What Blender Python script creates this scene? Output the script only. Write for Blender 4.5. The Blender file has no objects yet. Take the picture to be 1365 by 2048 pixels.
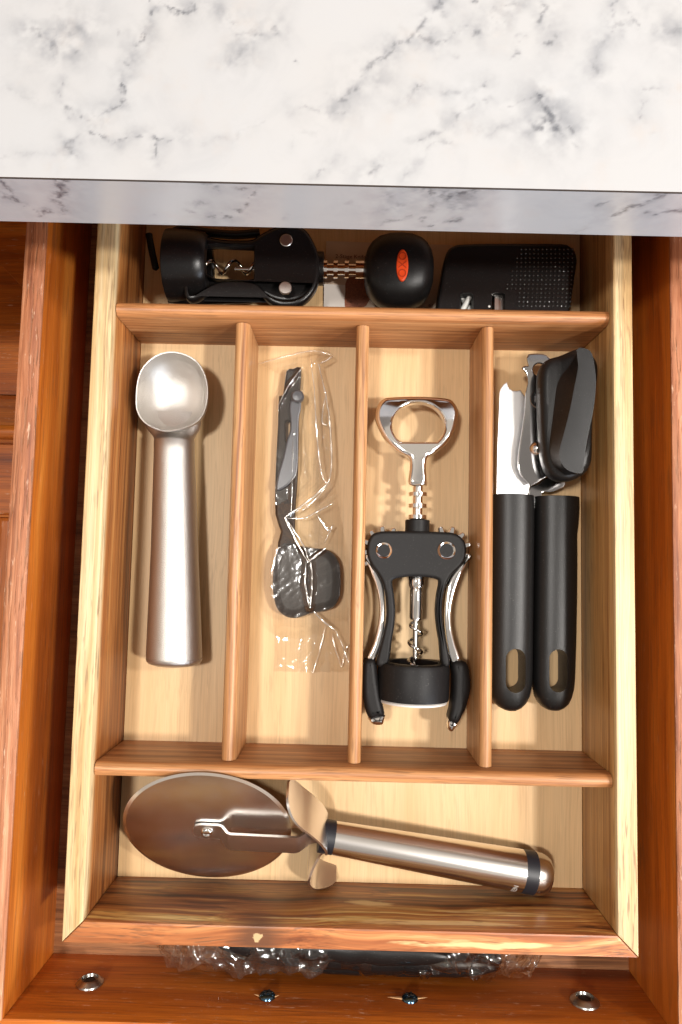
import bpy, bmesh, math, random
import numpy as np
from mathutils import Vector, Matrix, Euler
from mathutils.geometry import tessellate_polygon
random.seed(7); rng = np.random.default_rng(7)
R = math.radians
scene = bpy.context.scene
col = scene.collection

# ------------------------------------------------------------------ camera
FOC, CAM, ROT = 1484.1, Vector((-0.00459, 0.16633, 0.41354)), Euler((0.08032, 0.00838, 0.02178), 'XYZ')
cd = bpy.data.cameras.new('camera'); cam = bpy.data.objects.new('camera', cd); col.objects.link(cam)
cam.location = CAM; cam.rotation_euler = ROT
cd.sensor_fit = 'VERTICAL'; cd.sensor_height = 36; cd.sensor_width = 24
cd.lens = FOC / 2048 * 36; cd.clip_start = .01; cd.clip_end = 50
scene.camera = cam

# ------------------------------------------------------------------ light
w = bpy.data.worlds.new('World'); scene.world = w; w.use_nodes = True
# made-up room surround: random ceiling and wall coloured cells that vary the chrome's reflections
wt = w.node_tree; bg = wt.nodes['Background']; wl = wt.links.new
wtc = wt.nodes.new('ShaderNodeTexCoord')
wv = wt.nodes.new('ShaderNodeTexVoronoi'); wv.distance = 'CHEBYCHEV'; wv.inputs['Scale'].default_value = 1.9; wv.inputs['Randomness'].default_value = .9
wl(wtc.outputs['Generated'], wv.inputs['Vector'])
wsep = wt.nodes.new('ShaderNodeSeparateColor'); wl(wv.outputs['Color'], wsep.inputs[0])
def wramp(src, stops, interp):
    n = wt.nodes.new('ShaderNodeValToRGB'); n.color_ramp.interpolation = interp; e = n.color_ramp.elements
    while len(e) < len(stops): e.new(.5)
    for el, (p, c) in zip(e, stops): el.position = p; el.color = (*c, 1)
    wl(src, n.inputs[0]); return n.outputs[0]
wwall = wramp(wsep.outputs[0], [(0, (.30, .13, .05)), (.3, (.62, .52, .42)), (.5, (.12, .07, .04)), (.7, (.55, .28, .11)), (.85, (.60, .66, .76))], 'CONSTANT')
wceil = wramp(wsep.outputs[1], [(0, (.62, .55, .47)), (.35, (.42, .38, .34)), (.65, (.80, .72, .62)), (.85, (.25, .22, .20))], 'CONSTANT')
wsx = wt.nodes.new('ShaderNodeSeparateXYZ'); wl(wtc.outputs['Generated'], wsx.inputs[0])
wel = wt.nodes.new('ShaderNodeMapRange'); wl(wsx.outputs[2], wel.inputs[0]); wel.inputs[1].default_value = .60; wel.inputs[2].default_value = .64
wm = wt.nodes.new('ShaderNodeMix'); wm.data_type = 'RGBA'; wl(wel.outputs[0], wm.inputs[0]); wl(wwall, wm.inputs[6]); wl(wceil, wm.inputs[7])
wl(wm.outputs[2], bg.inputs[0]); bg.inputs[1].default_value = .92
def lamp(name, loc, power, size, colr, target=(0, .16, 0), shape='DISK', size_y=None, spread=180):
    l = bpy.data.lights.new(name, 'AREA'); l.shape = shape; l.size = size; l.energy = power; l.color = colr
    if size_y: l.size_y = size_y
    l.spread = R(spread)
    o = bpy.data.objects.new(name, l); col.objects.link(o); o.location = loc
    o.rotation_euler = (Vector(target) - Vector(loc)).to_track_quat('-Z', 'Y').to_euler()
    return o
lamp('ceiling_lamp', (.86, -.04, 1.5), 20, .13, (1, .955, .90))
lamp('ceiling_lamp', (1.12, .42, 1.5), 11.5, .13, (1, .955, .90))
lamp('ceiling_lamp', (-.34, .22, 1.6), 13.5, .16, (1, .955, .90))
lamp('window_light', (1.15, -1.0, .55), 36, .6, (.76, .87, 1), shape='RECTANGLE', size_y=.8)
vs = scene.view_settings
vs.view_transform = 'Standard'; vs.look = 'None'; vs.exposure = .10; vs.gamma = 1; vs.use_curve_mapping = False
scene.cycles.use_denoising = True
scene.cycles.max_bounces = 10; scene.cycles.transparent_max_bounces = 24
scene.cycles.caustics_reflective = False; scene.cycles.caustics_refractive = False

# ------------------------------------------------------------------ helpers
MROT = ROT.to_matrix()
def at(px, py, z):
    """point of the place that the photograph shows at pixel (px, py), at height z"""
    d = MROT @ Vector(((px - 682.5) / FOC, -(py - 1024) / FOC, -1.0))
    return CAM + d * ((z - CAM.z) / d.z)
def at_y(px, py, y):
    d = MROT @ Vector(((px - 682.5) / FOC, -(py - 1024) / FOC, -1.0))
    return CAM + d * ((y - CAM.y) / d.y)
def PX(pts, z): return [tuple(at(x, y, z).xy) for x, y in pts]
def ppm(z): return (CAM.z - z) / FOC          # metres per photo pixel at height z
def smooth(pts, n=4, closed=True):
    P = [Vector(p) for p in pts]; N = len(P); out = []
    rngs = range(N) if closed else range(N - 1)
    for i in rngs:
        if closed: a, b, c, d = P[i-1], P[i], P[(i+1) % N], P[(i+2) % N]
        else: a, b, c, d = P[max(i-1, 0)], P[i], P[i+1], P[min(i+2, N-1)]
        for k in range(n):
            t = k / n
            out.append(.5 * ((2*b) + (c-a)*t + (2*a-5*b+4*c-d)*t*t + (3*b-a-3*c+d)*t**3))
    if not closed: out.append(P[-1])
    return [tuple(v) for v in out]
def ccw(p):
    a = sum(p[i-1][0]*p[i][1] - p[i][0]*p[i-1][1] for i in range(len(p)))
    return list(p) if a > 0 else list(p)[::-1]
def offs(p, d):
    """shrink a ccw outline by d"""
    n = len(p); out = []
    for i in range(n):
        a = Vector(p[i-1]); b = Vector(p[i]); c = Vector(p[(i+1) % n])
        e1 = (b-a); e2 = (c-b)
        if e1.length < 1e-9 or e2.length < 1e-9: out.append(tuple(b)); continue
        e1.normalize(); e2.normalize()
        n1 = Vector((-e1.y, e1.x)); n2 = Vector((-e2.y, e2.x))
        m = n1 + n2
        if m.length < 1e-6: m = n1
        m.normalize(); k = max(m.dot(n1), .5)
        out.append(tuple(b + m * (d / k)))
    return out
class MB:
    def __init__(s): s.v = []; s.f = []
    def add(s, verts, faces):
        o = len(s.v); s.v += [tuple(v) for v in verts]; s.f += [tuple(i + o for i in f) for f in faces]; return s
    def loft(s, loops, cap0=True, cap1=True, closed=False):
        n = len(loops[0]); V = [p for l in loops for p in l]; F = []
        m = len(loops)
        for k in range(m if closed else m - 1):
            a = k*n; b = ((k+1) % m)*n
            for i in range(n):
                j = (i+1) % n; F.append((a+i, a+j, b+j, b+i))
        if not closed:
            if cap0: F.append(tuple(range(n))[::-1])
            if cap1: F.append(tuple(range((m-1)*n, m*n)))
        return s.add(V, F)
    def plate(s, outline, holes, z0, z1, r=0, seg=3, xf=None, r0=None, hr=.0006, rz=None):
        o = ccw(outline); H = [ccw(h) for h in holes]
        r0 = r if r0 is None else r0
        rz = rz or r
        lay = []
        if r0 > 0: lay += [(r0*(1-math.sin(t)), z0 + rz*(1-math.cos(t))) for t in [math.pi/2*k/seg for k in range(seg+1)]]
        else: lay += [(0, z0)]
        if r > 0: lay += [(r*(1-math.cos(t)), z1 - rz*(1-math.sin(t))) for t in [math.pi/2*k/seg for k in range(seg+1)]]
        else: lay += [(0, z1)]
        if r0 > 0: lay.insert(0, (r0 + .0004, z0))
        if r > 0: lay.append((r + .0004, z1))
        ho = lambda d: -(min(d, hr) + (.0002 if d > max(r, r0) + 1e-6 else 0))
        T = xf or (lambda p: p)
        loops = [[T((x, y, z)) for x, y in (offs(o, d) if d else o)] for d, z in lay]
        s.loft(loops, False, False)
        hl = []
        for h in H:
            L = [[T((x, y, z)) for x, y in (offs(h, ho(d)) if d else h)][::-1] for d, z in lay]
            s.loft(L, False, False); hl.append(L)
        for top in (0, 1):
            k = -1 if top else 0; d, z = lay[k]
            polys = [[Vector((x, y, 0)) for x, y in (offs(o, d) if d else o)]]
            polys += [[Vector((x, y, 0)) for x, y in (offs(h, ho(d)) if d else h)] for h in H]
            tri = tessellate_polygon(polys); V = [T((p.x, p.y, z)) for q in polys for p in q]
            F = []
            for t in tri:
                a, b, c = [[p for q in polys for p in q][i] for i in t]
                up = (b-a).cross(c-a).z > 0
                F.append(tuple(t) if up == bool(top) else tuple(t)[::-1])
            s.add(V, F)
        return s
    def box(s, x0, x1, y0, y1, z0, z1, r=0, seg=2):
        return s.plate([(x0, y0), (x1, y0), (x1, y1), (x0, y1)], [], z0, z1, r, seg) if r == 0 else s.rbox(x0, x1, y0, y1, z0, z1, r, seg)
    def rbox(s, x0, x1, y0, y1, z0, z1, r, seg=2):
        o = []
        for cx, cy, a0 in ((x1-r, y0+r, -90), (x1-r, y1-r, 0), (x0+r, y1-r, 90), (x0+r, y0+r, 180)):
            for k in range(seg+1):
                a = R(a0 + 90*k/seg); o.append((cx + r*math.cos(a), cy + r*math.sin(a)))
        return s.plate(o, [], z0, z1, r, seg)
    def lathe(s, prof, org, axis, seg=28, cap=True):
        org = Vector(org); ax = Vector(axis).normalized()
        u = ax.orthogonal().normalized(); v = ax.cross(u)
        loops = [[org + ax*t + (u*math.cos(2*math.pi*k/seg) + v*math.sin(2*math.pi*k/seg))*r for k in range(seg)] for t, r in prof]
        return s.loft(loops, cap, cap)
    def tube(s, path, rad, seg=10, flat=None, caps=True):
        P = [Vector(p) for p in path]; n = len(P)
        rad = rad if isinstance(rad, (list, tuple)) else [rad]*n
        loops = []; up = None
        for i in range(n):
            t = (P[min(i+1, n-1)] - P[max(i-1, 0)]).normalized()
            if up is None:
                up = Vector((0, 0, 1)) if abs(t.z) < .9 else Vector((1, 0, 0))
            a = t.cross(up); a.normalize(); b = a.cross(t); up = b
            f = flat or 1
            loops.append([P[i] + (a*math.cos(2*math.pi*k/seg) + b*f*math.sin(2*math.pi*k/seg))*rad[i] for k in range(seg)])
        return s.loft(loops, caps, caps)
    def build(s, name, mat, parent=None, ang=38, fix=True):
        me = bpy.data.meshes.new(name)
        off = Vector(parent_loc(parent)) if parent else Vector((0, 0, 0))
        me.from_pydata([tuple(Vector(v) - off) for v in s.v], [], s.f)
        if fix:
            bm = bmesh.new(); bm.from_mesh(me)
            bmesh.ops.remove_doubles(bm, verts=bm.verts, dist=1e-7)
            bmesh.ops.recalc_face_normals(bm, faces=bm.faces); bm.to_mesh(me); bm.free()
        me.polygons.foreach_set('use_smooth', [True]*len(me.polygons))
        me.set_sharp_from_angle(angle=R(ang))
        me.materials.append(mat); me.update()
        o = bpy.data.objects.new(name, me); col.objects.link(o)
        if parent: o.parent = parent
        return o
LOC = {}
def parent_loc(p):
    q = Vector((0, 0, 0))
    while p: q += p.location; p = p.parent
    return q
def thing(name, label, cat, loc, group=None):
    o = bpy.data.objects.new(name, None); col.objects.link(o); o.location = loc; o.empty_display_size = .02
    o['label'] = label; o['category'] = cat
    if group: o['group'] = group
    return o
def tag(o, label, cat): o['label'] = label; o['category'] = cat; return o
def carve(o, cutter):
    md = o.modifiers.new('cut', 'BOOLEAN'); md.operation = 'DIFFERENCE'; md.solver = 'EXACT'; md.object = cutter
    bpy.context.view_layer.update(); dg = bpy.context.evaluated_depsgraph_get()
    me = bpy.data.meshes.new_from_object(o.evaluated_get(dg)); o.modifiers.clear()
    old = o.data; o.data = me; bpy.data.meshes.remove(old); me.name = o.name
    bpy.data.objects.remove(cutter)
    me.polygons.foreach_set('use_smooth', [True]*len(me.polygons)); me.set_sharp_from_angle(angle=R(50))
def stadium(cx, cy, hw, hl, n=8):
    return [(cx + hw*math.cos(a), cy + (hl-hw) + hw*math.sin(a)) for a in [math.pi*k/n for k in range(n+1)]] + \
           [(cx - hw*math.cos(a), cy - (hl-hw) - hw*math.sin(a)) for a in [math.pi*k/n for k in range(n+1)]]
def ring(cx, cy, r, n=24, ry=None): return [(cx + r*math.cos(2*math.pi*k/n), cy + (ry or r)*math.sin(2*math.pi*k/n)) for k in range(n)]
def text_mesh(s, size, ext=.0):
    cu = bpy.data.curves.new('t', 'FONT'); cu.body = s; cu.size = size; cu.extrude = ext; cu.resolution_u = 3
    cu.align_x = 'LEFT'
    o = bpy.data.objects.new('t', cu); col.objects.link(o)
    dg = bpy.context.evaluated_depsgraph_get(); me = bpy.data.meshes.new_from_object(o.evaluated_get(dg))
    V = [tuple(v.co) for v in me.vertices]; F = [tuple(p.vertices) for p in me.polygons]
    bpy.data.objects.remove(o); bpy.data.curves.remove(cu); bpy.data.meshes.remove(me)
    return V, F

# ------------------------------------------------------------------ materials
def new_mat(name):
    m = bpy.data.materials.new(name); m.use_nodes = True
    nt = m.node_tree; return m, nt, nt.nodes['Principled BSDF']
def nd(nt, t, **k):
    n = nt.nodes.new(t)
    for a, b in k.items():
        if a.startswith('i_'):
            key = a[2:]; n.inputs[int(key) if key.isdigit() else key].default_value = b
        else: setattr(n, a, b)
    return n
def mathn(nt, op, a, b=None, clamp=False):
    n = nt.nodes.new('ShaderNodeMath'); n.operation = op; n.use_clamp = clamp
    for i, x in enumerate((a, b)):
        if x is None: continue
        if isinstance(x, (int, float)): n.inputs[i].default_value = x
        else: nt.links.new(x, n.inputs[i])
    return n.outputs[0]
def rampn(nt, fac, stops, interp='LINEAR'):
    n = nt.nodes.new('ShaderNodeValToRGB'); e = n.color_ramp.elements; n.color_ramp.interpolation = interp
    while len(e) < len(stops): e.new(.5)
    for el, (p, c) in zip(e, stops):
        el.position = p; el.color = (*c, 1) if len(c) == 3 else c
    nt.links.new(fac, n.inputs[0]); return n.outputs[0]
def mixc(nt, fac, a, b, mode='MIX'):
    n = nt.nodes.new('ShaderNodeMix'); n.data_type = 'RGBA'; n.blend_type = mode
    for sock, x in ((n.inputs[0], fac), (n.inputs[6], a), (n.inputs[7], b)):
        if isinstance(x, (int, float)): sock.default_value = x
        elif isinstance(x, tuple): sock.default_value = (*x, 1)
        else: nt.links.new(x, sock)
    return n.outputs[2]
def noise(nt, vec, scale, detail=3, rough=.55, dist=0.0):
    mp = nt.nodes.new('ShaderNodeMapping'); mp.inputs['Scale'].default_value = scale if isinstance(scale, tuple) else (scale,)*3
    nt.links.new(vec, mp.inputs[0])
    n = nd(nt, 'ShaderNodeTexNoise', i_Scale=1.0, i_Detail=detail, i_Roughness=rough, i_Distortion=dist)
    nt.links.new(mp.outputs[0], n.inputs[0]); return n.outputs[0]
def G(c): return tuple((x/12.92 if x <= .04045 else ((x+.055)/1.055)**2.4) for x in (v/255 for v in c))
def wood(name, stops, axis='X', streak=(9, 220), tone=(2.5, 45), pore=(75, 1500), pore_amt=.45, rough=.42, bump=.12,
         warp=.006, band=None, mixs=.5, knot=None, scr=0, lines=.55, lsc=(2.2, 260), fine=.42, patches=()):
    m, nt, b = new_mat(name); L = nt.links.new
    tc = nd(nt, 'ShaderNodeTexCoord'); oi = nd(nt, 'ShaderNodeObjectInfo')
    off = nd(nt, 'ShaderNodeVectorMath', operation='SCALE'); off.inputs[0].default_value = (3.1, 5.7, 2.3); L(oi.outputs['Random'], off.inputs['Scale'])
    ad = nd(nt, 'ShaderNodeVectorMath', operation='ADD'); L(tc.outputs['Object'], ad.inputs[0]); L(off.outputs[0], ad.inputs[1])
    # gentle warp of the grain
    wn = nd(nt, 'ShaderNodeTexNoise', i_Scale=9.0, i_Detail=2.0); L(ad.outputs[0], wn.inputs[0])
    ws = nd(nt, 'ShaderNodeVectorMath', operation='SUBTRACT'); L(wn.outputs[1], ws.inputs[0]); ws.inputs[1].default_value = (.5, .5, .5)
    wm = nd(nt, 'ShaderNodeVectorMath', operation='SCALE'); L(ws.outputs[0], wm.inputs[0]); wm.inputs['Scale'].default_value = warp
    a2 = nd(nt, 'ShaderNodeVectorMath', operation='ADD'); L(ad.outputs[0], a2.inputs[0]); L(wm.outputs[0], a2.inputs[1])
    vec = a2.outputs[0]
    if knot:  # grain bends round a knot
        kv = nd(nt, 'ShaderNodeVectorMath', operation='SUBTRACT'); L(tc.outputs['Object'], kv.inputs[0]); kv.inputs[1].default_value = knot[0]
        ln = nd(nt, 'ShaderNodeVectorMath', operation='LENGTH'); L(kv.outputs[0], ln.inputs[0]); kd = ln.outputs['Value']
    sc = lambda s: (s[0], s[1], s[1]) if axis == 'X' else ((s[1], s[0], s[1]) if axis == 'Y' else (s[1], s[1], s[0]))
    n1 = noise(nt, vec, sc(streak), 4, .6, .3); n2 = noise(nt, vec, sc(tone), 2, .5, .6)
    f = mathn(nt, 'ADD', mathn(nt, 'MULTIPLY', n1, mixs), mathn(nt, 'MULTIPLY', n2, 1 - mixs))
    f = mathn(nt, 'ADD', mathn(nt, 'MULTIPLY', mathn(nt, 'SUBTRACT', f, .5), 3.0), .5, True)
    c = rampn(nt, f, stops)
    if band:
        ax, pos, width, st2 = band
        sx = nd(nt, 'ShaderNodeSeparateXYZ'); L(a2.outputs[0] if False else tc.outputs['Object'], sx.inputs[0])
        wob = mathn(nt, 'MULTIPLY', mathn(nt, 'SUBTRACT', noise(nt, vec, sc((5, 60)), 2), .5), width*1.6)
        t = mathn(nt, 'ADD', sx.outputs['XYZ'.index(ax)], wob)
        mr = nd(nt, 'ShaderNodeMapRange', interpolation_type='SMOOTHSTEP'); L(t, mr.inputs[0])
        mr.inputs[1].default_value = pos - width/2; mr.inputs[2].default_value = pos + width/2
        c = mixc(nt, mr.outputs[0], c, rampn(nt, f, st2))
    if lines:
        ln_ = noise(nt, vec, sc(lsc), 3, .55, .4)
        la = mathn(nt, 'ABSOLUTE', mathn(nt, 'SUBTRACT', ln_, .5))
        lm = nd(nt, 'ShaderNodeMapRange', interpolation_type='SMOOTHSTEP'); L(la, lm.inputs[0]); lm.inputs[1].default_value = .0; lm.inputs[2].default_value = .035; lm.inputs[3].default_value = lines; lm.inputs[4].default_value = 0
        gate = rampn(nt, noise(nt, vec, sc((4, 70)), 2), [(.40, (0,)*3), (.62, (1,)*3)])
        c = mixc(nt, mathn(nt, 'MULTIPLY', lm.outputs[0], gate), c, mixc(nt, 1.0, c, (.36, .26, .20), 'MULTIPLY'))
    pn = noise(nt, vec, sc(pore), 2, .5)
    pm = nd(nt, 'ShaderNodeMapRange', interpolation_type='SMOOTHSTEP'); L(pn, pm.inputs[0]); pm.inputs[1].default_value = .56; pm.inputs[2].default_value = .66
    patch = rampn(nt, noise(nt, vec, sc((8, 50)), 2), [(.35, (.15,)*3), (.7, (1,)*3)])
    pf = mathn(nt, 'MULTIPLY', mathn(nt, 'MULTIPLY', pm.outputs[0], pore_amt), patch)
    c = mixc(nt, pf, c, (.16, .07, .028), 'MIX')
    fn = noise(nt, vec, sc((26, 1300)), 3, .65)
    c = mixc(nt, fine, c, rampn(nt, fn, [(.32, (.35,)*3), (.62, (1.0,)*3)]), 'MULTIPLY')
    for pc_, pr_ in patches:     # pale sapwood flecks
        pv = nd(nt, 'ShaderNodeVectorMath', operation='SUBTRACT'); L(tc.outputs['Object'], pv.inputs[0]); pv.inputs[1].default_value = pc_
        pd = nd(nt, 'ShaderNodeVectorMath', operation='DIVIDE'); L(pv.outputs[0], pd.inputs[0]); pd.inputs[1].default_value = pr_
        pl = nd(nt, 'ShaderNodeVectorMath', operation='LENGTH'); L(pd.outputs[0], pl.inputs[0])
        pk = rampn(nt, mathn(nt, 'ADD', pl.outputs['Value'], mathn(nt, 'MULTIPLY', mathn(nt, 'SUBTRACT', noise(nt, vec, sc((60, 500)), 3), .5), 2.2)), [(.5, (1,)*3), (1.0, (0,)*3)])
        c = mixc(nt, mathn(nt, 'MULTIPLY', pk, .8), c, (.80, .55, .25))
    if knot:
        k1 = rampn(nt, mathn(nt, 'ADD', mathn(nt, 'DIVIDE', kd, knot[1]*1.5), mathn(nt, 'MULTIPLY', mathn(nt, 'SUBTRACT', n1, .5), .9)), [(.30, (1,)*3), (.95, (0,)*3)])
        c = mixc(nt, mathn(nt, 'MULTIPLY', k1, .85), c, (.11, .04, .015))
        k2 = rampn(nt, mathn(nt, 'ADD', mathn(nt, 'DIVIDE', kd, knot[1]*.22), mathn(nt, 'MULTIPLY', mathn(nt, 'SUBTRACT', noise(nt, vec, 500), .5), 1.6)), [(.75, (1,)*3), (.95, (0,)*3)])
        c = mixc(nt, k2, c, (.50, .34, .17))
    if scr:
        sn = noise(nt, vec, sc((90, 520)), 4, .7); sm = nd(nt, 'ShaderNodeMapRange'); L(sn, sm.inputs[0]); sm.inputs[1].default_value = .62; sm.inputs[2].default_value = .72
        c = mixc(nt, mathn(nt, 'MULTIPLY', sm.outputs[0], scr), c, (.75, .50, .34))
    L(c, b.inputs['Base Color'])
    b.inputs['Roughness'].default_value = rough
    bp = nd(nt, 'ShaderNodeBump', i_Strength=bump, i_Distance=.0006)
    hh = mathn(nt, 'SUBTRACT', mathn(nt, 'MULTIPLY', fn, .5), pf); L(hh, bp.inputs['Height']); L(bp.outputs[0], b.inputs['Normal'])
    return m
def plain(name, c, rough=.4, metal=0, bump=0, bscale=2500, spec=.5, coat=0, var=.0, vscale=60, rvar=0, dust=0):
    m, nt, b = new_mat(name); L = nt.links.new
    b.inputs['Roughness'].default_value = rough; b.inputs['Metallic'].default_value = metal
    b.inputs['Specular IOR Level'].default_value = spec; b.inputs['Coat Weight'].default_value = coat
    tc = nd(nt, 'ShaderNodeTexCoord'); v = tc.outputs['Object']
    cc = c
    if var:
        n = noise(nt, v, vscale, 4, .6); cc = mixc(nt, 1.0, c, rampn(nt, n, [(.3, (1-var,)*3), (.7, (1+var*.2,)*3)]), 'MULTIPLY')
    if dust:
        n = noise(nt, v, 1400, 2, .7); n2 = noise(nt, v, 90, 3)
        d = mathn(nt, 'MULTIPLY', rampn(nt, n, [(.66, (0,)*3), (.72, (1,)*3)]), mathn(nt, 'MULTIPLY', n2, dust))
        cc = mixc(nt, d, cc, (.5, .46, .42))
    if isinstance(cc, tuple): b.inputs['Base Color'].default_value = (*cc, 1)
    else: L(cc, b.inputs['Base Color'])
    if rvar:
        n = noise(nt, v, 120, 4, .65); mr = nd(nt, 'ShaderNodeMapRange'); L(n, mr.inputs[0]); mr.inputs[1].default_value = .35; mr.inputs[2].default_value = .7
        mr.inputs[3].default_value = rough; mr.inputs[4].default_value = rough + rvar; L(mr.outputs[0], b.inputs['Roughness'])
    if bump:
        n = noise(nt, v, bscale, 2, .6); bp = nd(nt, 'ShaderNodeBump', i_Strength=bump, i_Distance=.0003); L(n, bp.inputs['Height']); L(bp.outputs[0], b.inputs['Normal'])
    return m
TLOC = Vector((0, .18, -.0058))      # foot of the tray
KN = at(515, 1875, .052) - TLOC
PALE = [(.0, (.46, .26, .10)), (.3, (.64, .42, .19)), (.6, (.73, .53, .28)), (1, (.80, .63, .38))]
TAN = [(.0, (.16, .06, .017)), (.25, (.36, .17, .055)), (.55, (.56, .32, .12)), (1, (.68, .45, .21))]
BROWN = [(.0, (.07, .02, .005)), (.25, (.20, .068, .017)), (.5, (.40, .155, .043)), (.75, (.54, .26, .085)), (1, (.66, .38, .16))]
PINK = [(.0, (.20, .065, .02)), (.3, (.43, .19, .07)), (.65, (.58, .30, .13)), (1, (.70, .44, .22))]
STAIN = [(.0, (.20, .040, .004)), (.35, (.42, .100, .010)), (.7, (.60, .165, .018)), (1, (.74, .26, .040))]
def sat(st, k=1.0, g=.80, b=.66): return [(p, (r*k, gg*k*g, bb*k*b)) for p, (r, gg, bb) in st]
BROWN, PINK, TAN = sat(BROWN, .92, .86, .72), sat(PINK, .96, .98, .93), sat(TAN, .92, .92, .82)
PALE = sat(PALE, .90, .97, .92)
RED = [(.0, (.16, .036, .008)), (.3, (.34, .10, .027)), (.6, (.48, .165, .05)), (.85, (.58, .25, .085)), (1, (.70, .40, .17))]
M = {}
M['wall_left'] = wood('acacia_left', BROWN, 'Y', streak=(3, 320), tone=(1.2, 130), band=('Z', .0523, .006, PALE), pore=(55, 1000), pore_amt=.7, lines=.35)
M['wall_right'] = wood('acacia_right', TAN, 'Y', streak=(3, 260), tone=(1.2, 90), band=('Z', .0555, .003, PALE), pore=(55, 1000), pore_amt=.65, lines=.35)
M['wall_front'] = wood('acacia_front', [(.0, (.03, .008, .002)), (.25, (.12, .034, .008)), (.48, (.36, .115, .026)), (.68, (.54, .23, .06)), (.85, (.70, .40, .12)), (1, (.88, .62, .25))], 'X', streak=(3.5, 300), tone=(2.2, 130), band=('Z', .0552, .003, RED), pore=(50, 1000), pore_amt=.7, knot=(tuple(KN), .0115), warp=.022, patches=[(tuple(at_y(738, 1806, 0)-TLOC), (.012, .02, .0035)), (tuple(at_y(640, 1838, 0)-TLOC), (.030, .02, .0011)), (tuple(at_y(870, 1846, 0)-TLOC), (.055, .02, .0024)), (tuple(at_y(990, 1826, 0)-TLOC), (.040, .02, .0010)), (tuple(at(960, 1890, .052)-TLOC), (.035, .0018, .004))])
M['divider'] = wood('acacia_divider', sat([(.0, (.12, .038, .012)), (.3, (.34, .135, .045)), (.65, (.49, .22, .085)), (1, (.62, .33, .15))], .98, .95, .88), 'X', streak=(3, 420), tone=(1.5, 120), pore=(55, 1100), pore_amt=.6)
M['divider_y'] = wood('acacia_divider_lengthwise', PINK, 'Y', streak=(3, 420), tone=(1.5, 140), pore=(55, 1100), pore_amt=.6)
M['tray_floor'] = wood('birch_ply', [(.0, (.58, .35, .15)), (.4, (.69, .455, .225)), (.7, (.735, .505, .265)), (1, (.78, .555, .31))], 'Y', streak=(5, 60), tone=(2, 14), pore=(50, 700), pore_amt=.14, rough=.48, bump=.04, lines=.18, fine=.16)
M['stain'] = wood('stained_pine', STAIN, 'X', streak=(5, 90), tone=(3, 40), pore=(40, 420), pore_amt=.45, rough=.38, bump=.22, scr=.5, mixs=.45, lines=.35, lsc=(3, 120))
M['stain_y'] = wood('stained_pine_side', STAIN, 'Y', streak=(4, 60), tone=(2, 34), pore=(40, 420), pore_amt=.45, rough=.38, bump=.18, scr=.2, mixs=.45, lines=.35, lsc=(3, 110))
M['edge_y'] = wood('worn_board_edge', [(.0, (.20, .055, .02)), (.4, (.38, .13, .05)), (.7, (.48, .19, .085)), (1, (.60, .30, .16))], 'Y', streak=(25, 500), tone=(6, 160), pore=(60, 900), pore_amt=.8, rough=.55, bump=.6, scr=.55)
M['base_panel'] = wood('ribbed_hardboard', [(.0, (.12, .04, .013)), (.4, (.30, .12, .042)), (1, (.48, .22, .09))], 'X', streak=(7, 420), tone=(3, 60), pore_amt=.6, rough=.6, bump=.3)
M['satin_alu'] = plain('satin_aluminium', (.57, .545, .515), .40, 1, bump=.6, bscale=2400)
M['chrome'] = plain('chrome', (.86, .84, .82), .06, 1, rvar=.05)
M['scratched'] = plain('worn_nickel_plate', (.93, .92, .92), .34, 1, bump=.05, bscale=900)
M['nickel'] = plain('dark_nickel', (.42, .41, .41), .07, 1, rvar=.05)
M['steel'] = plain('brushed_steel', (.78, .74, .70), .30, 1)
M['black'] = plain('black_plastic', (.010, .009, .009), .46, bump=.2, bscale=3000, dust=.2, spec=.2)
M['black_rub'] = plain('black_rubber', (.008, .0075, .0075), .36, bump=.25, bscale=2600, dust=.2, spec=.36)
M['band'] = plain('black_band', (.012, .013, .018), .45)
M['gasket'] = plain('pale_gasket', (.62, .58, .54), .5)
M['red'] = plain('orange_red_badge', (.80, .075, .012), .38)
M['brownplastic'] = plain('dark_smoked_plastic', (.014, .007, .003), .36, var=.3, spec=.18)
M['greyblade'] = plain('grey_coated_blade', (.075, .075, .082), .30, bump=.1)
M['card'] = plain('printed_card', (.60, .46, .34), .55, var=.06, vscale=200)
M['cardlit'] = plain('card_lit_tone', (.72, .66, .60), .5)  # paler copy of the card colour for its lit part
M['ink'] = plain('brown_ink', (.13, .035, .015), .6)
M['rust_ink'] = plain('red_brown_print', (.30, .095, .045), .55, var=.5, vscale=900)
M['zinc'] = plain('zinc_bolt', (.48, .47, .44), .28, 1, var=.3, vscale=300)
M['blue_zinc'] = plain('blue_zinc_screw', (.10, .20, .30), .18, 1)
M['dark_hole'] = plain('dark_recess', (.02, .015, .012), .6)
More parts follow.
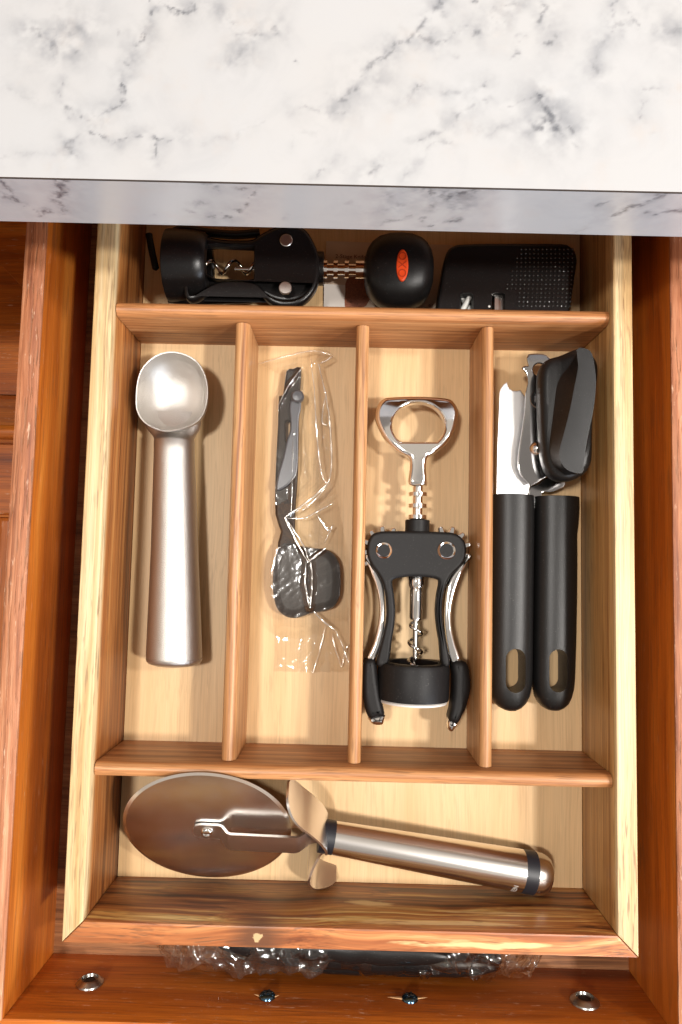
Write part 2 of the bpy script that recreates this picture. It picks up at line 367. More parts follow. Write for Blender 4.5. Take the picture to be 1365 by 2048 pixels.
def film(name, tint=.96, boost=1.0, rough=.04, haze=0.0, ribs=False):
    m, nt, b = new_mat(name); L = nt.links.new; nt.nodes.remove(b)
    out = nt.nodes['Material Output']
    tr = nd(nt, 'ShaderNodeBsdfTransparent'); tr.inputs[0].default_value = (tint, tint*.985, tint*.96, 1)
    gl = nd(nt, 'ShaderNodeBsdfGlossy', i_Roughness=rough); gl.inputs[0].default_value = (1, 1, 1, 1)
    fr = nd(nt, 'ShaderNodeFresnel'); ge = nd(nt, 'ShaderNodeNewGeometry')
    io = nd(nt, 'ShaderNodeMapRange'); L(ge.outputs['Backfacing'], io.inputs[0]); io.inputs[3].default_value = 1.5; io.inputs[4].default_value = 1/1.5; L(io.outputs[0], fr.inputs['IOR'])
    tc = nd(nt, 'ShaderNodeTexCoord')
    n = noise(nt, tc.outputs['Object'], 260, 4, .6)
    bp = nd(nt, 'ShaderNodeBump', i_Strength=.10, i_Distance=.0005); L(n, bp.inputs['Height'])
    nrm = bp.outputs[0]
    if ribs:
        vo = nd(nt, 'ShaderNodeTexVoronoi', i_Scale=520.0); L(tc.outputs['Object'], vo.inputs[0])
        b2 = nd(nt, 'ShaderNodeBump', i_Strength=.25, i_Distance=.0006); L(vo.outputs[0], b2.inputs['Height']); L(nrm, b2.inputs['Normal']); nrm = b2.outputs[0]
    L(nrm, gl.inputs['Normal']); L(nrm, fr.inputs['Normal'])
    mx = nd(nt, 'ShaderNodeMixShader'); L(mathn(nt, 'MULTIPLY', fr.outputs[0], boost, True), mx.inputs[0]); L(tr.outputs[0], mx.inputs[1]); L(gl.outputs[0], mx.inputs[2])
    last = mx.outputs[0]
    if haze:
        df = nd(nt, 'ShaderNodeBsdfDiffuse'); df.inputs[0].default_value = (.8, .76, .73, 1); L(nrm, df.inputs['Normal'])
        m2 = nd(nt, 'ShaderNodeMixShader', i_0=haze); L(last, m2.inputs[1]); L(df.outputs[0], m2.inputs[2]); last = m2.outputs[0]
    L(last, out.inputs[0]); return m
M['film'] = film('clear_cellophane', .95, 1.6, .08, .016)
M['bubble'] = film('textured_plastic_wrap', .90, 1.3, .10, .02, True)
M['fold_glint'] = film('fold_glint_film', .90, 6.5, .18, .06)  # boosted gloss and white haze paint glints along the film's creases

# marble-look laminate: veins come as a mask per vertex, tones and grain from nodes
def marble(name):
    m, nt, b = new_mat(name); L = nt.links.new
    tc = nd(nt, 'ShaderNodeTexCoord'); v = tc.outputs['Object']
    base = mixc(nt, noise(nt, v, 22, 3), (.430, .418, .410), (.418, .425, .438))
    cl = noise(nt, v, 38, 5, .6, 1.2)
    base = mixc(nt, mathn(nt, 'MULTIPLY', rampn(nt, cl, [(.52, (0,)*3), (.78, (1,)*3)]), .25), base, (.31, .315, .33))
    at_ = nd(nt, 'ShaderNodeAttribute', attribute_name='vein'); sp = nd(nt, 'ShaderNodeSeparateColor'); L(at_.outputs['Color'], sp.inputs[0])
    c = mixc(nt, sp.outputs[1], base, (.19, .197, .215))
    c = mixc(nt, sp.outputs[0], c, (.075, .08, .095))
    c = mixc(nt, sp.outputs[2], c, (.43, .36, .31))
    L(c, b.inputs['Base Color']); b.inputs['Roughness'].default_value = .22
    n = noise(nt, v, 900, 3); bp = nd(nt, 'ShaderNodeBump', i_Strength=.05, i_Distance=.0003); L(n, bp.inputs['Height']); L(bp.outputs[0], b.inputs['Normal'])
    return m
M['marble'] = marble('marble_laminate')
M['seam'] = plain('dark_seam_line', (.10, .075, .06), .5)
M['core'] = plain('particle_board', (.40, .28, .16), .8, var=.3, vscale=500)
M['steel_dark'] = plain('polished_steel_disc', (.90, .88, .86), .21, 1, rvar=.05)
M['brushed'] = plain('satin_steel_handle', (.74, .71, .68), .22, 1)
M['etch'] = plain('pale_etching', (.75, .70, .64), .6, .3)
M['black_gl'] = plain('glossy_black_plastic', (.009, .008, .008), .30, bump=.15, bscale=2600, dust=.25, spec=.35)
M['satin_pin'] = plain('satin_pin', (.66, .62, .58), .38, 1)
M['ceramic'] = plain('white_ceramic', (.70, .70, .66), .35)
M['film2'] = film('clear_bag_film', .93, 1.6, .07, .0)
M['dot'] = plain('shiny_black_dots', (.02, .02, .02), .12, spec=.8)
M['red_dark'] = plain('badge_relief', (.48, .04, .008), .4)

# ================================================================== COUNTERTOP
YC, ZC, TCK = .3099, .148, .036
cyaw = -.00604
def crot(x, y): return (x*math.cos(cyaw) - y*math.sin(cyaw), x*math.sin(cyaw) + y*math.cos(cyaw))
def vnoise(x, y, seed):
    r = np.random.default_rng(seed); T = r.random((256, 256))
    xi = np.floor(x).astype(int); yi = np.floor(y).astype(int); fx = x - xi; fy = y - yi
    fx = fx*fx*(3-2*fx); fy = fy*fy*(3-2*fy); g = lambda a, b: T[a % 256, b % 256]
    return (g(xi, yi)*(1-fx) + g(xi+1, yi)*fx)*(1-fy) + (g(xi, yi+1)*(1-fx) + g(xi+1, yi+1)*fx)*fy
def fbm(x, y, s, seed, o=4):
    t = 0; a = .5; n = 0
    for k in range(o): t = t + a*vnoise(x*s, y*s, seed+k); n += a; a *= .55; s *= 2.1
    return t/n
# traced in photo pixels: (points, width px, strength, soft halo)
VT = [([(405,0),(370,22),(328,15),(308,31),(287,67),(267,103),(251,133),(258,160),(246,205),(215,226),(180,236)],6,.75,.5),
 ([(308,0),(304,33)],5,.7,.2), ([(123,159),(126,200),(138,220),(174,233),(190,262),(231,282),(251,274),(287,274),(313,285),(338,277),(374,269)],5,.8,.4),
 ([(313,285),(308,318)],6,.7,.4), ([(180,258),(138,287),(144,318)],5,.4,.5), ([(436,15),(451,41),(477,67),(513,67),(554,51)],6,.35,.55),
 ([(490,70),(477,118)],8,.15,.6), ([(564,220),(615,220),(661,231),(700,225)],5,.3,.3), ([(410,287),(538,251)],4,.12,.2), ([(626,354),(667,323)],5,.45,.3),
 ([(885,0),(855,41),(824,77),(793,92),(762,118),(732,138),(696,195),(665,230)],7,.6,.55), ([(840,80),(890,77),(932,56),(957,67)],7,.5,.5),
 ([(1234,0),(1224,36)],5,.5,.5), ([(1270,15),(1280,56),(1234,46),(1208,77),(1193,107),(1198,149)],7,.4,.5), ([(973,210),(1034,205),(1085,195)],4,.35,.3),
 ([(793,210),(834,174),(896,190),(942,190),(967,167)],5,.35,.35), ([(829,287),(870,261),(921,236),(947,210)],6,.4,.4),
 ([(808,354),(870,292),(921,267),(1024,256),(1101,262),(1157,292)],4,.2,.35), ([(1265,241),(1290,190),(1332,172)],4,.35,.25), ([(737,349),(752,333)],8,.55,.5),
 ([(1085,195),(1100,230),(1080,250),(1115,262)],12,.8,.6), ([(1105,205),(1125,240),(1150,265)],9,.75,.6), ([(1090,5),(1073,38)],8,.85,.5), ([(1107,60),(1101,88)],8,.8,.4),
 ([(20,170),(60,190),(110,215)],4,.12,.25), ([(0,318),(70,312),(140,316)],4,.15,.2), ([(51,62),(90,75),(123,103),(150,108)],8,.4,.6), ([(100,80),(144,55),(160,60)],12,.2,.7),
 ([(760,150),(730,170),(700,200)],10,.1,.4), ([(1040,0),(1000,25),(985,45)],8,.35,.5), ([(1330,60),(1365,70)],10,.3,.5), ([(640,270),(590,262),(580,290)],4,.1,.15)]
BT = [(890,31,9,.8),(952,2,8,.6),(993,20,10,.5),(957,67,8,.8),(1073,38,9,.85),(1101,85,9,.9),(1042,77,8,.6),(1029,102,7,.6),(911,115,8,.35),(1193,107,8,.5),(597,119,4,.7),(138,220,8,.7),(246,66,6,.3),(144,62,26,.25),(967,167,6,.6),(834,174,5,.7),(1085,195,9,.8),(1100,262,7,.8),(308,306,6,.7),(1310,275,6,.15)]
VF = [([(123,358),(120,410),(118,430)],8,.9,.4), ([(0,358),(6,385),(20,402),(8,408)],7,.9,.4), ([(20,400),(77,436),(118,420)],7,.8,.3), ([(380,365),(410,372),(436,385)],5,.5,.3),
 ([(518,370),(497,410),(461,438),(420,440)],6,.7,.4), ([(845,385),(870,380),(900,395),(930,383),(947,380)],10,.9,.7), ([(947,382),(940,412),(910,420)],6,.6,.7), ([(870,385),(866,425)],6,.8,.6),
 ([(860,456),(880,450),(921,441)],7,.8,.4), ([(742,456),(780,445),(829,433)],5,.45,.3), ([(1229,432),(1280,410),(1300,400),(1337,388)],7,.8,.5), ([(1296,427),(1340,424),(1375,420)],7,.8,.4),
 ([(1200,412),(1225,407)],6,.6,.3), ([(780,390),(800,415),(770,425)],8,.3,.5), ([(1150,470),(1200,440)],5,.2,.2), ([(990,452),(1010,455)],5,.4,.2)]
BF = [(400,415,13,.4),(385,430,9,.5),(484,382,6,.8),(920,400,22,.4),(855,440,8,.6),(310,433,6,.25),(580,440,8,.2),(700,412,10,.2)]
def veins(U, V, scale, traces, blobs, seed):
    """U,V metres on the sheet; traces already in the same units"""
    wx = U + (fbm(U, V, 160, seed) - .5)*.0075 + (fbm(U, V, 700, seed+9) - .5)*.0022
    wy = V + (fbm(U, V, 160, seed+20) - .5)*.0075 + (fbm(U, V, 700, seed+29) - .5)*.0022
    brk = np.clip((fbm(U, V, 300, seed+40) - .42)*4.5, 0, 1); fine = fbm(U, V, 900, seed+50, 3)
    sharp = np.zeros_like(U); halo = np.zeros_like(U)
    for pts, wd, st, ha in traces:
        d = np.full_like(U, 1e9)
        for (ax, ay), (bx, by) in zip(pts[:-1], pts[1:]):
            ex, ey = bx-ax, by-ay; l2 = ex*ex+ey*ey+1e-12
            t = np.clip(((wx-ax)*ex + (wy-ay)*ey)/l2, 0, 1)
            d = np.minimum(d, np.hypot(wx-ax-t*ex, wy-ay-t*ey))
        s = wd*scale
        sharp = np.maximum(sharp, .92*st*np.exp(-(d/(s*.72))**1.7)*brk)
        halo = np.maximum(halo, ha*np.exp(-(d/(s*4.2))**1.3))
    for (bx, by), r, st in blobs:
        d = np.hypot(wx-bx, wy-by); s = r*scale
        sharp = np.maximum(sharp, st*np.exp(-(d/(s*.75))**2)*np.clip(brk+.25, 0, 1)); halo = np.maximum(halo, .35*st*np.exp(-(d/(s*2.2))**2))
    sharp *= np.clip(.35 + fine*1.25, 0, 1.1); halo *= np.clip(fbm(U, V, 170, seed+60)*2.6 - .75, 0, 1)
    tan = np.clip((fbm(U, V, 60, seed+70) - .60)*3, 0, 1)*.35*np.clip((fbm(U, V, 300, seed+75) - .3)*2, 0, 1)
    return np.clip(sharp, 0, 1), np.clip(halo*1.1, 0, 1), tan
def grid_mesh(name, X, Y, fn, mat, parent, cols):
    nx, ny = X.shape[1], X.shape[0]
    off = parent_loc(parent); co = fn(X, Y); co = co.reshape(-1, 3) - np.array(off)
    idx = np.arange(nx*ny).reshape(ny, nx)
    F = np.stack([idx[:-1, :-1], idx[:-1, 1:], idx[1:, 1:], idx[1:, :-1]], -1).reshape(-1, 4)
    me = bpy.data.meshes.new(name); me.vertices.add(len(co)); me.vertices.foreach_set('co', co.ravel())
    me.loops.add(F.size); me.loops.foreach_set('vertex_index', F.ravel().astype(np.int32))
    me.polygons.add(len(F)); me.polygons.foreach_set('loop_start', np.arange(0, F.size, 4, dtype=np.int32))
    me.update(calc_edges=True); me.validate()
    if cols is not None:
        at_ = me.color_attributes.new('vein', 'FLOAT_COLOR', 'POINT'); A = np.ones((len(co), 4), np.float32)
        for k in range(3): A[:, k] = cols[k].ravel()
        at_.data.foreach_set('color', A.ravel())
    me.polygons.foreach_set('use_smooth', [True]*len(F)); me.materials.append(mat)
    o = bpy.data.objects.new(name, me); col.objects.link(o); o.parent = parent; return o
ct = thing('countertop', 'white marble laminate countertop with grey veins above the open drawer', 'countertop', (0, .6, ZC-TCK))
xs = np.concatenate([np.linspace(-.6, -.22, 20)[:-1], np.arange(-.22, .20, .0006), np.linspace(.20, .6, 20)])
ys = np.concatenate([np.arange(YC, YC+.12, .0006), np.linspace(YC+.12, .93, 20)])
XX, YY = np.meshgrid(xs, ys)
tr = [([tuple(at(x, y, ZC).xy) for x, y in p], a, b, c) for p, a, b, c in VT]
bl = [(tuple(at(x, y, ZC).xy), r, s) for x, y, r, s in BT]
cr, sr = math.cos(cyaw), math.sin(cyaw)
top_fn = lambda X, Y: np.stack([X*cr - Y*sr, X*sr + Y*cr, np.full_like(X, ZC)], -1)
P3 = top_fn(XX, YY)
cols = veins(P3[..., 0], P3[..., 1], ppm(ZC), tr, bl, 3)
grid_mesh('top_sheet', XX, YY, top_fn, M['marble'], ct, cols)
zs = np.linspace(ZC-TCK, ZC-.0013, 60)
XX, ZZ = np.meshgrid(xs, zs)
fr_fn = lambda X, Z: np.stack([X*cr - YC*sr, X*sr + YC*cr, Z], -1)
def ypl(x, y):
    d = at_y(x, y, YC - .0008); return (d.x, d.z)
tr = [([ypl(x, y) for x, y in p], a*1.5, b, c*.8) for p, a, b, c in VF]
bl = [(ypl(x, y), r*1.5, s) for x, y, r, s in BF]
P3 = fr_fn(XX, ZZ)
cols = veins(P3[..., 0], P3[..., 2], ppm(ZC), tr, bl, 113)
grid_mesh('edge_strip', XX, ZZ, fr_fn, M['marble'], ct, cols)
b = MB()   # dark seam between top sheet and edge strip
c4 = [crot(-.6, YC+.0002), crot(.6, YC+.0002), crot(.6, YC+.02), crot(-.6, YC+.02)]
b.plate(c4, [], ZC-.0013, ZC-.0003); b.build('seam', M['seam'], ct)
b = MB(); c4 = [crot(-.599, YC+.0012), crot(.599, YC+.0012), crot(.599, .93), crot(-.599, .93)]
b.plate(c4, [], ZC-TCK+.0006, ZC-.0014); b.build('core', M['core'], ct)

# ================================================================== DRAWER
dyaw = -.00234; ZD, HD, DL, DR, DF, HF = -.006, .0556, -.15963, .1516, -.04393, .0531
cdw, sdw = math.cos(dyaw), math.sin(dyaw)
def dr(p): return (p[0]*cdw - p[1]*sdw, p[0]*sdw + p[1]*cdw, p[2])
def drp(pts): return [dr((x, y, 0))[:2] for x, y in pts]
dw = thing('drawer', 'open orange-stained wooden drawer holding the cutlery tray', 'drawer', (0, .2, ZD-.006))
b = MB(); b.plate(drp([(DL-.004, DF-.004), (DR+.004, DF-.004), (DR+.004, .46), (DL-.004, .46)]), [], ZD-.006, ZD); b.build('base_panel', M['base_panel'], dw)
def side(x0, x1, nm):
    b = MB(); b.plate(drp([(x0, DF+.0002), (x1, DF+.0002), (x1, .46), (x0, .46)]), [], ZD-.012, HD-.0016, 0); o = b.build('side_board', M['stain_y'], dw)
    # worn rounded top edge
    n = 90; ysq = np.linspace(DF+.0002, .46, n); loops = []
    for y in ysq:
        j = lambda: random.uniform(-.00018, .00018)
        xs_ = [(x0, HD-.0016), (x0+j()*.5, HD-.0005+j()), (x0+.0012, HD+j()*.6), ((x0+x1)/2, HD+j()*.7), (x1-.0012, HD+j()*.6), (x1+j()*.5, HD-.0005+j()), (x1, HD-.0016)]
        loops.append([dr((a, y, z)) for a, z in xs_])
    b = MB(); b.loft(loops); b.build('top_edge', M['edge_y'], o)
side(-.17006, DL, 'l'); side(DR, DR+.0115, 'r')
b = MB(); b.plate(drp([(-.205, DF-.019), (.19, DF-.019), (.19, DF), (-.205, DF)]), [], ZD-.03, HF, .0008, 2); b.build('front_board', M['stain'], dw)
b = MB(); b.plate(drp([(DL, .452), (DR, .452), (DR, .462), (DL, .462)]), [], ZD, HD-.01); b.build('back_board', M['stain'], dw)
def screw(px, py, kind):
    p = at_y(px, py, DF); p = Vector((p.x, DF - p.x*0.0 + p.x*sdw, p.z)); ax = (0, 1, 0)
    b = MB()
    if kind == 'bolt':
        rr = .0068 if px < 600 else .0072
        b.lathe([(-.002, rr), (.0006, rr), (.0010, rr*.96), (.0021, rr*.74), (.0027, rr*.67), (.0028, rr*.61)], p, ax, 28, False)
        b.lathe([(.0027, rr*.6), (.0014, rr*.54), (.0010, rr*.3), (.0010, .0001)], p, ax, 28, False)
        o = b.build('bolt', M['zinc'], dw)
        b = MB(); b.lathe([(.0008, rr*.5), (.0015, rr*.46), (.0016, .0008)], p, ax, 6); b.build('socket', M['dark_hole'], o)
    else:
        rr = .0042
        b.lathe([(-.002, rr), (.0004, rr), (.0012, rr*.9), (.0020, rr*.6), (.0023, rr*.25), (.0023, .0001)], p, ax, 24, False)
        o = b.build('screw', M['blue_zinc'], dw)
        b = MB()
        for a in (25, 115):
            c, s = math.cos(R(a)), math.sin(R(a)); u = Vector((c, 0, s)); v = Vector((-s, 0, c)); q = p + Vector((0, .00215, 0))
            L_, W_ = rr*.5, rr*.11
            P8 = [q + u*i*L_ + v*j*W_ + Vector((0, k, 0)) for k in (0, .0004) for i, j in ((-1, -1), (1, -1), (1, 1), (-1, 1))]
            b.add(P8, [(0, 1, 2, 3), (4, 5, 6, 7), (0, 1, 5, 4), (1, 2, 6, 5), (2, 3, 7, 6), (3, 0, 4, 7)])
        b.build('cross_slot', M['dark_hole'], o)
        b = MB()    # torn wood fibres under the head
        for k in range(4):
            sg = -1 if k % 2 else 1; L_ = random.uniform(.0035, .0085) if px > 600 else random.uniform(.001, .003)
            z = random.uniform(-.0008, .0010); z2 = z + random.uniform(-.0012, .0006)
            A = p + Vector((sg*rr*.85, .0002, z-.0005)); B = p + Vector((sg*rr*.85, .0002, z+.0006)); T = p + Vector((sg*(rr+L_), .0010, z2))
            b.add([A, B, T, A + Vector((0, .0006, 0)), B + Vector((0, .0006, 0))], [(0, 1, 2), (3, 4, 2), (0, 3, 2), (1, 4, 2), (0, 1, 4, 3)])
        b.build('splinter', M['splinter'], o)
M['splinter'] = plain('raw_pine', (.62, .36, .17), .7)
screw(180, 1968, 'bolt'); screw(1170, 2003, 'bolt'); screw(535, 1994, 's'); screw(820, 1998, 's')

# the drawer standing open underneath, seen past the left side
ld = thing('lower_drawer', 'orange wooden drawer below, glimpsed past the left drawer side', 'drawer', (-.26, .3, -.115))
dg = Vector((1, -1.05, 0)).normalized(); q0 = at(0, 530, -.1)
def cut(side_):
    # two boards meeting at the slanted joint
    A = Vector((-.42, q0.y + (-.42 - q0.x)*-1.0, 0)); B = Vector((-.10, q0.y + (-.10 - q0.x)*-1.0, 0))
    if side_ > 0: return [(A.x, A.y+.0009), (B.x, B.y+.0009), (-.10, .62), (-.42, .62)]
    return [(-.42, .285), (-.10, .285), (B.x, B.y-.0009) if B.y > .285 else (-.10, .2851), (A.x, A.y-.0009)]
b = MB(); b.plate(cut(1), [], -.112, -.1, .0004, 1); b.build('base_board', M['stain'], ld)
b = MB(); p = cut(-1); b.plate(p, [], -.112, -.1003, .0004, 1); b.build('base_board', M['stain'], ld)
yr = at(20, 862, -.085).y
b = MB(); b.tube([(-.42, yr, -.09), (-.11, yr, -.09)], .0052, 12); b.build('front_rail', M['stain'], ld)
b = MB(); b.plate([(-.42, yr-.055), (-.11, yr-.055), (-.11, yr-.004), (-.42, yr-.004)], [], -.125, -.112, .001, 1); b.build('step_board', M['stain'], ld)
b = MB(); b.plate([(-.262, -.12), (-.225, -.12), (-.225, yr-.056), (-.262, yr-.056)], [], -.15, -.128, .003, 2); b.build('runner', M['stain_y'], ld)
b = MB(); b.plate([(-.43, -.12), (-.10, -.12), (-.10, yr-.056), (-.43, yr-.056)], [], -.21, -.2, .001, 1); b.build('base_board', M['stain_y'], ld)
# unseen carcass round the drawer opening, added to block light from behind
cb = thing('unseen_cabinet', 'unseen orange wooden carcass added under the countertop to block light', 'unseen_cabinet', (0, .6, -.30))
for nm, x0, x1, y0, y1, z0, z1 in (('top_rail', -.6, .6, .345, .365, .076, .1115), ('side_panel', -.62, -.60, .345, .9, -.3, .1115), ('side_panel', .60, .62, .345, .9, -.3, .1115), ('back_panel', -.6, .6, .88, .9, -.3, .1115), ('stile', -.6, -.44, .345, .365, -.3, .075), ('stile', .19, .6, .345, .365, -.3, .075)):
    b = MB(); b.box(x0, x1, y0, y1, z0, z1); b.build(nm, M['stain'], cb)
b = MB(); b.box(-2, 2, -2, 2, -.80, -.78); fl = b.build('floor', M['stain'], None); fl['kind'] = 'structure'

# ================================================================== CUTLERY TRAY
W, E, T, HT, YB = -.125, .125, .0097, .052, .372
ZB = -.0056
tray = thing('cutlery_tray', 'wooden cutlery tray with six compartments fitted in the drawer', 'tray', TLOC)
g = .00012
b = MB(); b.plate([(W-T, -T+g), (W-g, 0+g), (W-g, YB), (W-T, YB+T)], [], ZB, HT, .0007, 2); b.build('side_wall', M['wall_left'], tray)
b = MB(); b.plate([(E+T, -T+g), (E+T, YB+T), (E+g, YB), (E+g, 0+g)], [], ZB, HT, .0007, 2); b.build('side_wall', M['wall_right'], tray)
b = MB(); b.plate([(W-T+g, -T), (E+T-g, -T), (E-g, 0), (W+g, 0)], [], ZB, HT, .0007, 2); b.build('front_wall', M['wall_front'], tray)
b = MB(); b.plate([(W-T+g, YB+T), (W+g, YB), (E-g, YB), (E+T-g, YB+T)], [], ZB, HT, .0007, 2); b.build('back_wall', M['divider'], tray)
b = MB(); b.box(W+.0001, E-.0001, .0001, YB-.0001, -.004, 0); b.build('tray_floor', M['tray_floor'], tray)
def bull(a, b_, h, n=6):
    """cross-section of a divider with a bull-nosed top"""
    c = (a+b_)/2; r = (b_-a)/2
    return [(a, .0001)] + [(b_, .0001)] + [(c + r*math.cos(math.pi*k/n), h - r + r*math.sin(math.pi*k/n)) for k in range(n+1)]
for y0, y1, h in ((.2936, .3009, .0478), (.0650, .0720, .0475)):
    pr = bull(y0, y1, h); b = MB(); b.loft([[(x, y, z) for y, z in pr] for x in (W+.0003, W+.001, E-.001, E-.0003)]); b.build('cross_divider', M['divider'], tray)
for xc, hw, h in ((-.0615, .0037, .0400), (.0009, .0033, .0395), (.0655, .0032, .0405)):
    pr = bull(xc-hw, xc+hw, h); b = MB(); b.loft([[(x, y, z) for x, z in pr] for y in (.0722, .073, .2925, .2934)]); b.build('lengthwise_divider', M['divider_y'], tray)

# ================================================================== ICE-CREAM SCOOP
zr = .027; mp = ppm(zr)
rim = smooth(PX([(344,702.7),(312,711),(287,733),(275,762),(271.6,803),(275,825),(286,843),(305,856),(330,863.5),(358,860.5),(385,851),(403,837),(414,812),(417,780),(412,752),(398.6,726.6),(376,710)], zr), 4)
rim = ccw(rim); cx, cy = at(345, 788, zr).xy
sc = thing('ice_cream_scoop', 'silver ice cream scoop with tapered handle in the leftmost long compartment', 'scoop', (*at(346, 1050, 0).xy, 0))
def scaled(k, z, dy=0): return [(cx + (x-cx)*k, cy + dy + (y-cy)*k, z) for x, y in rim]
b = MB(); lp = []
for k, z in [(.06, .0035), (.4, .0045), (.66, .0085), (.84, .0145), (.95, .021), (1.0, .0258), (1.004, .0268), (.992, .0274), (.965, .0273), (.952, .0264), (.90, .0226), (.80, .0188), (.66, .0156), (.5, .0134), (.33, .0121), (.17, .0114), (.04, .0112)]:
    lp.append(scaled(k, z))
b.loft(lp); b.build('bowl', M['satin_alu'], sc, ang=50)
b = MB(); loops = []
hsec = [(826, 345, 56, .0055, .0100), (846, 346, 58, .0060, .0108), (860, 347, 53, .0066, .0118), (870, 348, 45, .0074, .0128), (877, 348.5, 40.5, .0084, .0138), (880, 349, 40, .0100, .0150), (884, 349, 40.5, .0106, .0152), (905, 349, 40.5, .0109, .0152), (1000, 349.5, 43.5, .0118, .0153), (1100, 349.8, 46.5, .0126, .0154), (1200, 349.5, 50.5, .0136, .0154), (1290, 349, 54, .0146, .0154), (1314, 349, 54.8, .0149, .0154)]
def ell(py, px, hw, hz, zc, n=32):
    c = at(px, py, zc); h = hw*ppm(zc)
    return [(c.x + h*math.cos(2*math.pi*k/n), c.y, zc + hz*math.sin(2*math.pi*k/n)) for k in range(n)]
for s_ in hsec: loops.append(ell(*s_))
b.loft(loops); b.build('handle', M['satin_alu'], sc, ang=50)
b = MB(); loops = [ell(1314.3, 349, 53.6, .0145, .0154), ell(1316, 349, 53.6, .0145, .0154), ell(1316.4, 349, 54.8, .0149, .0154), ell(1321, 349, 54.2, .0147, .0154), ell(1326, 349, 50, .0134, .0154), ell(1330, 349, 40, .0106, .0154), ell(1332.5, 349, 25, .0066, .0154), ell(1333.2, 349, 5, .001, .0154)]
b.loft(loops); b.build('end_cap', M['satin_alu'], sc, ang=50)

# ================================================================== CHROME WINGED CORKSCREW
ck = thing('winged_corkscrew', 'chrome and black winged corkscrew with bottle opener handle, in a long compartment', 'corkscrew', (*at(832, 1130, 0).xy, 0))
zm = .019
o_ = smooth(PX([(767,796),(781,792.5),(835,791.5),(894,794.5),(910,803),(917.5,820),(916,838),(908,864),(891,890),(868,908),(857,914),(853,922),(852,938),(851,970),(819,970),(820,938),(820,922),(816,914),(800,906),(772,880),(755,848),(751.5,828),(756,808)], zm+.003), 3)
hc = [(837+52*math.cos(a), 851-46*math.sin(a)) for a in [R(-46) + R(272)*k/30 for k in range(31)]]
hole = PX(hc, zm+.003)
b = MB(); yk = at(836, 905, zm).y
b.plate(o_, [hole], zm-.0040, zm+.0040, .0021, 5, hr=.0014, xf=lambda q: (q[0], q[1], q[2] + .0022 - 3.2*max(0, q[1]-yk)**2 - 4.0*(q[0]-at(836, 850, zm).x)**2)); b.build('opener_handle', M['chrome'], ck, ang=50)
A0 = at(836, 1000, zm); B0 = at(831, 1300, zm); ax = (B0-A0).normalized()
def along(py): return at(836 - (py-1000)*5/300, py, zm)
def tt(py): return (along(py)-A0).dot(ax)
m_ = ppm(zm)
prof = [(tt(930), 9.5*m_), (tt(948), 15*m_), (tt(966), 18.5*m_), (tt(972), 18.5*m_), (tt(973.5), 10*m_), (tt(983), 10*m_)]
for y in (984, 1007, 1029): prof += [(tt(y), 10*m_), (tt(y+1.5), 18.5*m_), (tt(y+9), 18.5*m_), (tt(y+10.5), 10*m_), (tt(y+20), 10*m_)]
b = MB(); b.lathe(prof, A0, ax, 32); b.build('threaded_shaft', M['chrome'], ck, ang=30)
b = MB(); b.lathe([(tt(1040), 23*m_), (tt(1041), 24.5*m_), (tt(1060), 24.5*m_), (tt(1075), 24.5*m_)], A0, ax, 32); b.build('collar', M['black'], ck)
zt = .0270
lo = [(756,1064),(770,1062),(831,1062),(893,1064),(910,1066.5),(922,1073),(931.6,1085.4),(934,1103),(930,1120),(921,1134),(906,1148),(896,1164),(889,1185),(885.5,1210),(885.5,1236),(889.5,1264),(895,1290),(901,1330),(885,1330),(880,1284),(874.5,1250),(872.5,1220),(875,1190),(879.5,1166),(876,1159),(860,1155),(831,1153),(804,1155),(788,1159),(785,1166),(788.5,1190),(791,1220),(789.5,1250),(784,1284),(776,1330),(754,1330),(762,1290),(768.5,1264),(773.5,1236),(773.5,1210),(770.5,1185),(765,1164),(757,1149),(746,1134),(737,1117),(734.4,1099),(738,1080),(746,1068)]
b = MB(); b.plate(smooth(PX(lo, zt), 3), [], zt-.0062, zt, .0016, 4); fp = b.build('body_plate', M['black'], ck, ang=45)
b = MB(); b.plate(smooth(PX([(x*.985+12.5, y) for x, y in lo], zt-.012), 3), [], .0078, .0138, .0016, 3); b.build('body_plate', M['black'], ck, ang=45)
# bell
c0 = at(828, 1324, zm); axb = Vector((-.012, -1, 0)).normalized(); rb = 71*ppm(.022)
b = MB(); b.lathe([(0, rb*.86), (.0006, rb*.97), (.0022, rb), (.0172, rb*1.0), (.0188, rb*.985), (.0190, rb*.90), (.0186, rb*.84), (.004, rb*.80), (.001, rb*.74), (0, rb*.70)], c0, axb, 48, False)
b.lathe([(0, rb*.862), (0, rb*.699)], c0, axb, 48, False)
b.build('bell', M['black'], ck, ang=40)
b = MB(); b.lathe([(.0184, rb*.88), (.0196, rb*.955), (.0205, rb*.94), (.0207, rb*.86), (.0186, rb*.82)], c0, axb, 48, False); b.build('gasket', M['gasket'], ck, ang=60)
for px_, rr in ((768.5, 16.5), (893.5, 18.2)):
    p = at(px_, 1101, zt); r_ = rr*ppm(zt)
    b = MB(); b.lathe([(-.002, r_*1.0), (.00045, r_*1.0), (.0006, r_*.96), (.0004, r_*.9), (-.0004, r_*.6), (-.0007, r_*.25), (-.0007, .0001)], p, (0, 0, 1), 32, False); b.build('rivet', M['chrome'], ck, ang=60)
